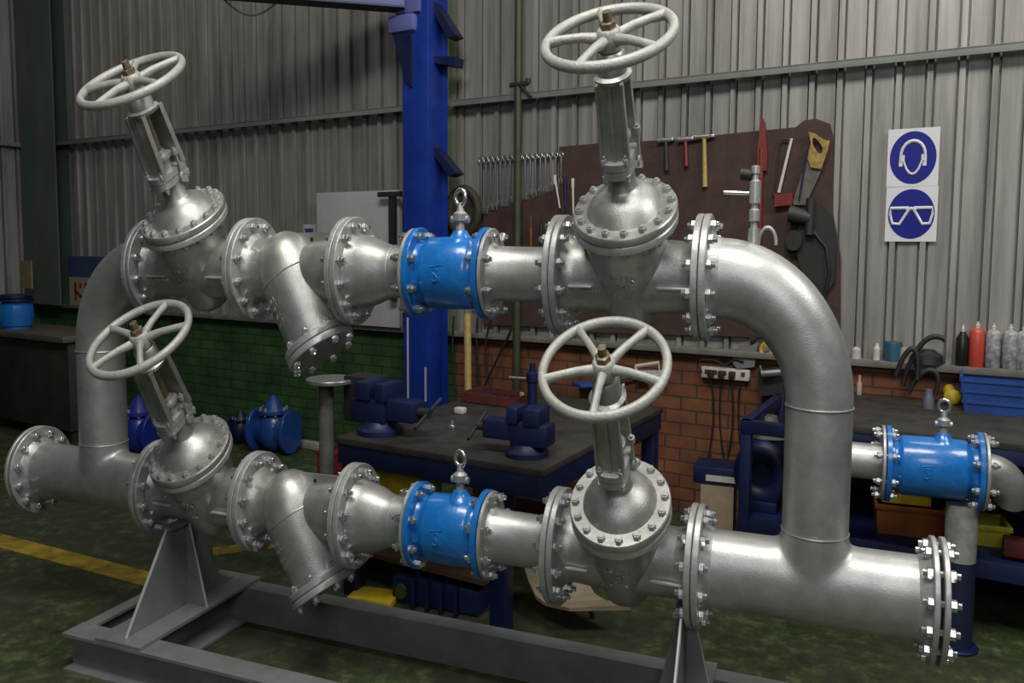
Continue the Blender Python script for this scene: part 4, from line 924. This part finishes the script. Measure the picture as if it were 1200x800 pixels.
# things on the lower shelf
c = PW(893, 560, oR-.25); t = thing('pump_volute', 'dark blue round flanged casting on the lower shelf left of the riser', 'casting', Vector((c.x, c.y, zsh)), WB)
c.z = zsh+.17
mb = MB(); mb.ring(c, WN, .11, .055, 36, 12); mb.cyl(c-WN*.10, c+WN*.0, .10, seg=28); part(t, 'volute', mb, NAVY)
mb = MB(); mb.box(Vector((c.x, c.y, zsh+.025)), (.20, .12, .05), WB, bev=.006); part(t, 'foot', mb, NAVY)
c = PW(900, 535, oR-.45); mb = MB(); cc = Vector((c.x, c.y, zsh)); mb.cyl(cc, cc+Z_*.30, .03, seg=14); mb.lathe(cc+Z_*.30, Z_, [(0, .05), (.02, .16), (.03, .17), (.04, .15), (.06, .07), (.12, .05)], 32)
solo('tap_fixture', mb, mat('pale_olive_casting', (.12, .13, .10), .5, .3, .3, 10), 'grey domed fitting behind the blue casting under the right bench', 'fitting', cc, WB)
a = PY(824, 550, 2.1)
t, c, h = bin_box(822, 566, 860, 592, 2.1, .22, TAN, 'carton', 'tan carton under the blue case against the orange brick', 'box', 0, 0, False)
mb = MB(); mb.box(c+Z_*(h+.045), (.30, .24, .09), 0, bev=.01); mb2 = MB(); mb2.box(c+Vector((.02, -.122, h+.035)), (.18, .006, .03))
t = thing('battery_case', 'dark blue case with white label on the tan carton by the orange brick', 'case', c+Z_*h); part(t, 'case_body', mb, NAVY); part(t, 'label', mb2, OFFW, 'white label')

# ---- things on top of right bench
rb = lambda u, v: PZ(u, v, zr_)
b = rb(1166, 484); t = thing('plastic_crate', 'blue ribbed plastic crate on the right workbench at the picture edge', 'crate', b, WB)
R = Matrix.Rotation(WB, 3, 'Z'); hC = .165; cr = b + R @ Vector((.12, .10, 0)); 
def rr2(z, k): return [cr + R @ Vector((sx*.30*k, sy*.16*k, z)) for sx, sy in ((-1, -1), (1, -1), (1, 1), (-1, 1))]
mb = MB(); mb.loft([rr2(.012, .86), rr2(hC, .96), rr2(hC, 1), rr2(0, .9)]); part(t, 'crate_body', mb, CRATE, ang=20)
for k in range(3):
    mb = MB(); z = hC*(.3+.3*k); mb.box(cr + R @ Vector((0, -.16*(.9+.1*z/hC), z)), (.58*(.9+.1*z/hC), .012, .014), WB); mb.box(cr + R @ Vector((-.30*(.9+.1*z/hC), 0, z)), (.012, .30, .014), WB); part(t, 'rib', mb, CRATE)
mb = MB(); mb.sphere(rb(1116, 474)+Z_*.035, .05, 14, 1, .8, .8); mb.sphere(rb(1112, 470)+Z_*.05, .035, 12); solo('yellow_rag', mb, YEL, 'crumpled yellow rag behind the eye of the right blue valve', 'rag', rb(1116, 474))
for k, (pts, lab) in enumerate((([(1058, 452), (1070, 405), (1090, 385), (1108, 398)], 'black hose arching over the bench before the ledge'), ([(1065, 460), (1082, 420), (1110, 430), (1096, 462)], 'black hose loop lying on the right bench, lower one'), ([(1050, 440), (1064, 398), (1080, 396), (1075, 445)], 'black hose loop hanging from the ledge, leftmost'))):
    P_ = [PW(u, v, .14+.03*k) for u, v in pts]; mb = MB(); n = 18; out = []
    for i in range(n+1):
        q = i/n; A, B_, D_, E_ = P_; out.append(A*(1-q)**3 + B_*3*q*(1-q)**2 + D_*3*q*q*(1-q) + E_*q**3)
    mb.tube(out, .014, 10); solo('hose', mb, BLACK, lab, 'hose', P_[0], WB)
b = rb(1088, 478); mb = MB(); mb.lathe(b, Z_, [(0, .03), (.05, .03), (.06, .022), (.09, .02)], 14); solo('grease_pot', mb, mat('dull_lilac', (.12, .12, .16), .5, 0, .3, 20), 'small dull lilac pot on the bench left of the yellow rag', 'pot', b)
b = rb(1007, 462); mb = MB(); mb.lathe(b, Z_, [(0, .016), (.06, .016), (.07, .009), (.10, .008)], 12); solo('spray_nozzle', mb, mat('pinkish_plastic', (.35, .24, .20), .5), 'small pinkish nozzle on the right bench beside the riser', 'nozzle', b)
b = rb(1030, 452); mb = MB(); mb.box(b+Z_*.05, (.20, .12, .10), WB, bev=.006); solo('wooden_block', mb, mat('ochre_wood', (.20, .12, .03), .7, 0, .3, 10), 'ochre wooden block at the back of the right bench', 'block', b, WB)
# ---- ledge items
def ledge_item(u, r, h, prof, m, name, lab, cat, cap=None, v=405):
    s_ = WSZ(u, v, .05)[0]; b = WP(s_, .05, zL); t = thing(name, lab, cat, b, WB)
    mb = MB(); mb.lathe(b, Z_, [(q*h, k*r) for q, k in prof], 24); part(t, 'can_body' if cap else 'body', mb, m)
    if cap:
        mb = MB(); mb.lathe(b+Z_*(h*prof[-1][0]), Z_, [(0, r*.32), (h*.08, r*.32), (h*.10, r*.2), (h*.16, r*.18)], 14); part(t, 'spray_cap', mb, cap)
CANP = [(0, .94), (.02, 1), (.86, 1), (.93, .8), (.97, .45)]
WCAN = mat('printed_white_can', (.46, .45, .43), .4, .1, .5, 26, col2=(.10, .10, .13))
RCAN = mat('red_can', (.48, .065, .04), .35, 0, .15, 10)
ledge_item(1128, .036, .215, [(0, .9), (.03, 1), (.62, 1), (.74, .5), (.78, .45)], mat('dark_bottle', (.015, .013, .012), .3, 0, .4, 30), 'oil_bottle', 'dark oil bottle on the ledge, left of the red spray can', 'bottle', OFFW)
ledge_item(1145, .041, .195, CANP, RCAN, 'spray_can', 'red and white spray can on the ledge', 'spray can', OFFW)
ledge_item(1164, .040, .19, CANP, WCAN, 'spray_can', 'white printed spray can standing next to the red one', 'spray can', OFFW)
ledge_item(1184, .040, .19, CANP, WCAN, 'spray_can', 'white printed spray can on the ledge, middle of the three white ones', 'spray can', OFFW)
ledge_item(1200, .040, .19, CANP, WCAN, 'spray_can', 'white printed spray can at the picture edge, cut off by the frame', 'spray can', OFFW)
ledge_item(1047, .055, .10, [(0, .9), (.8, 1), (1, .9)], mat('teal_tub', (.03, .10, .16), .5, 0, .3, 12), 'plastic_tub', 'small blue tub on the ledge right of the riser', 'tub')
ledge_item(1060, .035, .075, [(0, 1), (.8, 1), (1, .7)], mat('cream_pot', (.30, .28, .20), .6, 0, .3, 14), 'small_jar', 'cream jar on the ledge beside the blue tub', 'jar')
ledge_item(1028, .022, .085, [(0, 1), (.7, 1), (.8, .6), (1, .5)], OFFW, 'small_bottle', 'little white bottle on the ledge left of the blue tub', 'bottle')
ledge_item(1004, .030, .06, [(0, 1), (.8, .9), (1, .4)], WHITE, 'small_cup', 'white cup on the ledge close to the riser', 'cup')
ledge_item(1088, .09, .07, [(0, 1), (.6, .9), (1, .4)], BLACK, 'cloth_heap', 'black heap of cloth on the ledge left of the oil bottle', 'cloth')

# ---- second pipe assembly at right
YR = 1.36; zR = PY(1092, 547, YR).z; xl = PY(1046, 545, YR).x; xr_ = PY(1142, 548, YR).x
blue_valve(xl-.035, xr_+.03, zR, 'blue valve of the second pipe assembly, right of the big riser before the bench', YR, rf=.152)
t = thing('branch_pipe', 'silver pipe running from the second blue valve to behind the big riser', 'pipe', (xl-.3, YR, zR))
mb = MB(); mb.cyl((xl-.36, YR, zR), (xl-.052, YR, zR), .072, seg=36); part(t, 'pipe', mb, SILVER)
flange_part(t, xl-.052, xl-.0365, zR, .150, Y=YR)
mb = MB(); mb.cyl((xl-.36, YR, zR), (xl-.36, YR+.2, zR), .070, seg=24); mb.sphere((xl-.36, YR, zR), .072, 20); part(t, 'back_pipe', mb, SILVER)
t = thing('pipe_elbow', 'silver elbow bending down at the right side of the second blue valve', 'pipe', (xr_+.2, YR, zR))
flange_part(t, xr_+.0315, xr_+.047, zR, .150, Y=YR)
mb = MB(); Re = .125; secs = []; x0 = xr_+.047; dn = Vector((.0, .55, -.83)).normalized()
for k in range(17):
    a = PI/2*k/16; c = Vector((x0, YR, zR)) + dn*Re + X_*(Re*math.sin(a)) - dn*(Re*math.cos(a)); d = X_*math.sin(a) - dn*math.cos(a); nb = X_.cross(dn)
    secs.append([c + d*(.074*math.cos(2*PI*j/36)) + nb*(.074*math.sin(2*PI*j/36)) for j in range(36)])
mb.loft(secs); part(t, 'elbow', mb, SILVER)
Yp = YR; a = PY(1126, 640, Yp); t = thing('stand_pipe', 'grey upright pipe standing between the orange crate and the end flange', 'pipe', (a.x, Yp, 0))
zt2 = zR-.135; zm_ = PY(1126, 655, Yp).z
mb = MB(); mb.cyl((a.x, Yp, zm_), (a.x, Yp, zt2), .070, seg=32); part(t, 'pipe', mb, FLANGE)
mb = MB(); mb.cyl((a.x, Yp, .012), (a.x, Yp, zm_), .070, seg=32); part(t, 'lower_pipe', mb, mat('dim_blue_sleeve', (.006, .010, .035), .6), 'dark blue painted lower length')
mb = MB(); mb.disc((a.x, Yp, 0), Z_, .10, 0, .014, 32); part(t, 'base_plate', mb, NAVY)
t, c, h = bin_box(1028, 590, 1108, 630, 1.72, .26, ORANGE, 'storage_bin', 'orange plastic crate under the second blue valve', 'crate', zsh, .06)
mb = MB(); mb.box(c+Vector((-.02, -.02, h+.022)), (.24, .16, .04), 0, bev=.006); solo('yellow_packet', mb, YEL, 'yellow packet lying on top of the orange crate', 'packet', c+Z_*h)
bin_box(1146, 614, 1184, 642, 1.72, .22, mat('lemon_plastic', (.42, .38, .02), .5, 0, .3, 12), 'storage_bin', 'yellow bin on the shelf right of the upright grey pipe', 'bin', zsh, .05)
mb = MB(); b = WP(WSZ(1194, 645, oR)[0], oR-.12, zsh); mb.box(b+Z_*.05, (.12, .10, .07), WB, bev=.01); solo('red_tin', mb, mat('dull_red', (.10, .010, .010), .6, 0, .4, 12), 'dark red tin on the shelf at the right picture edge', 'tin', b, WB)
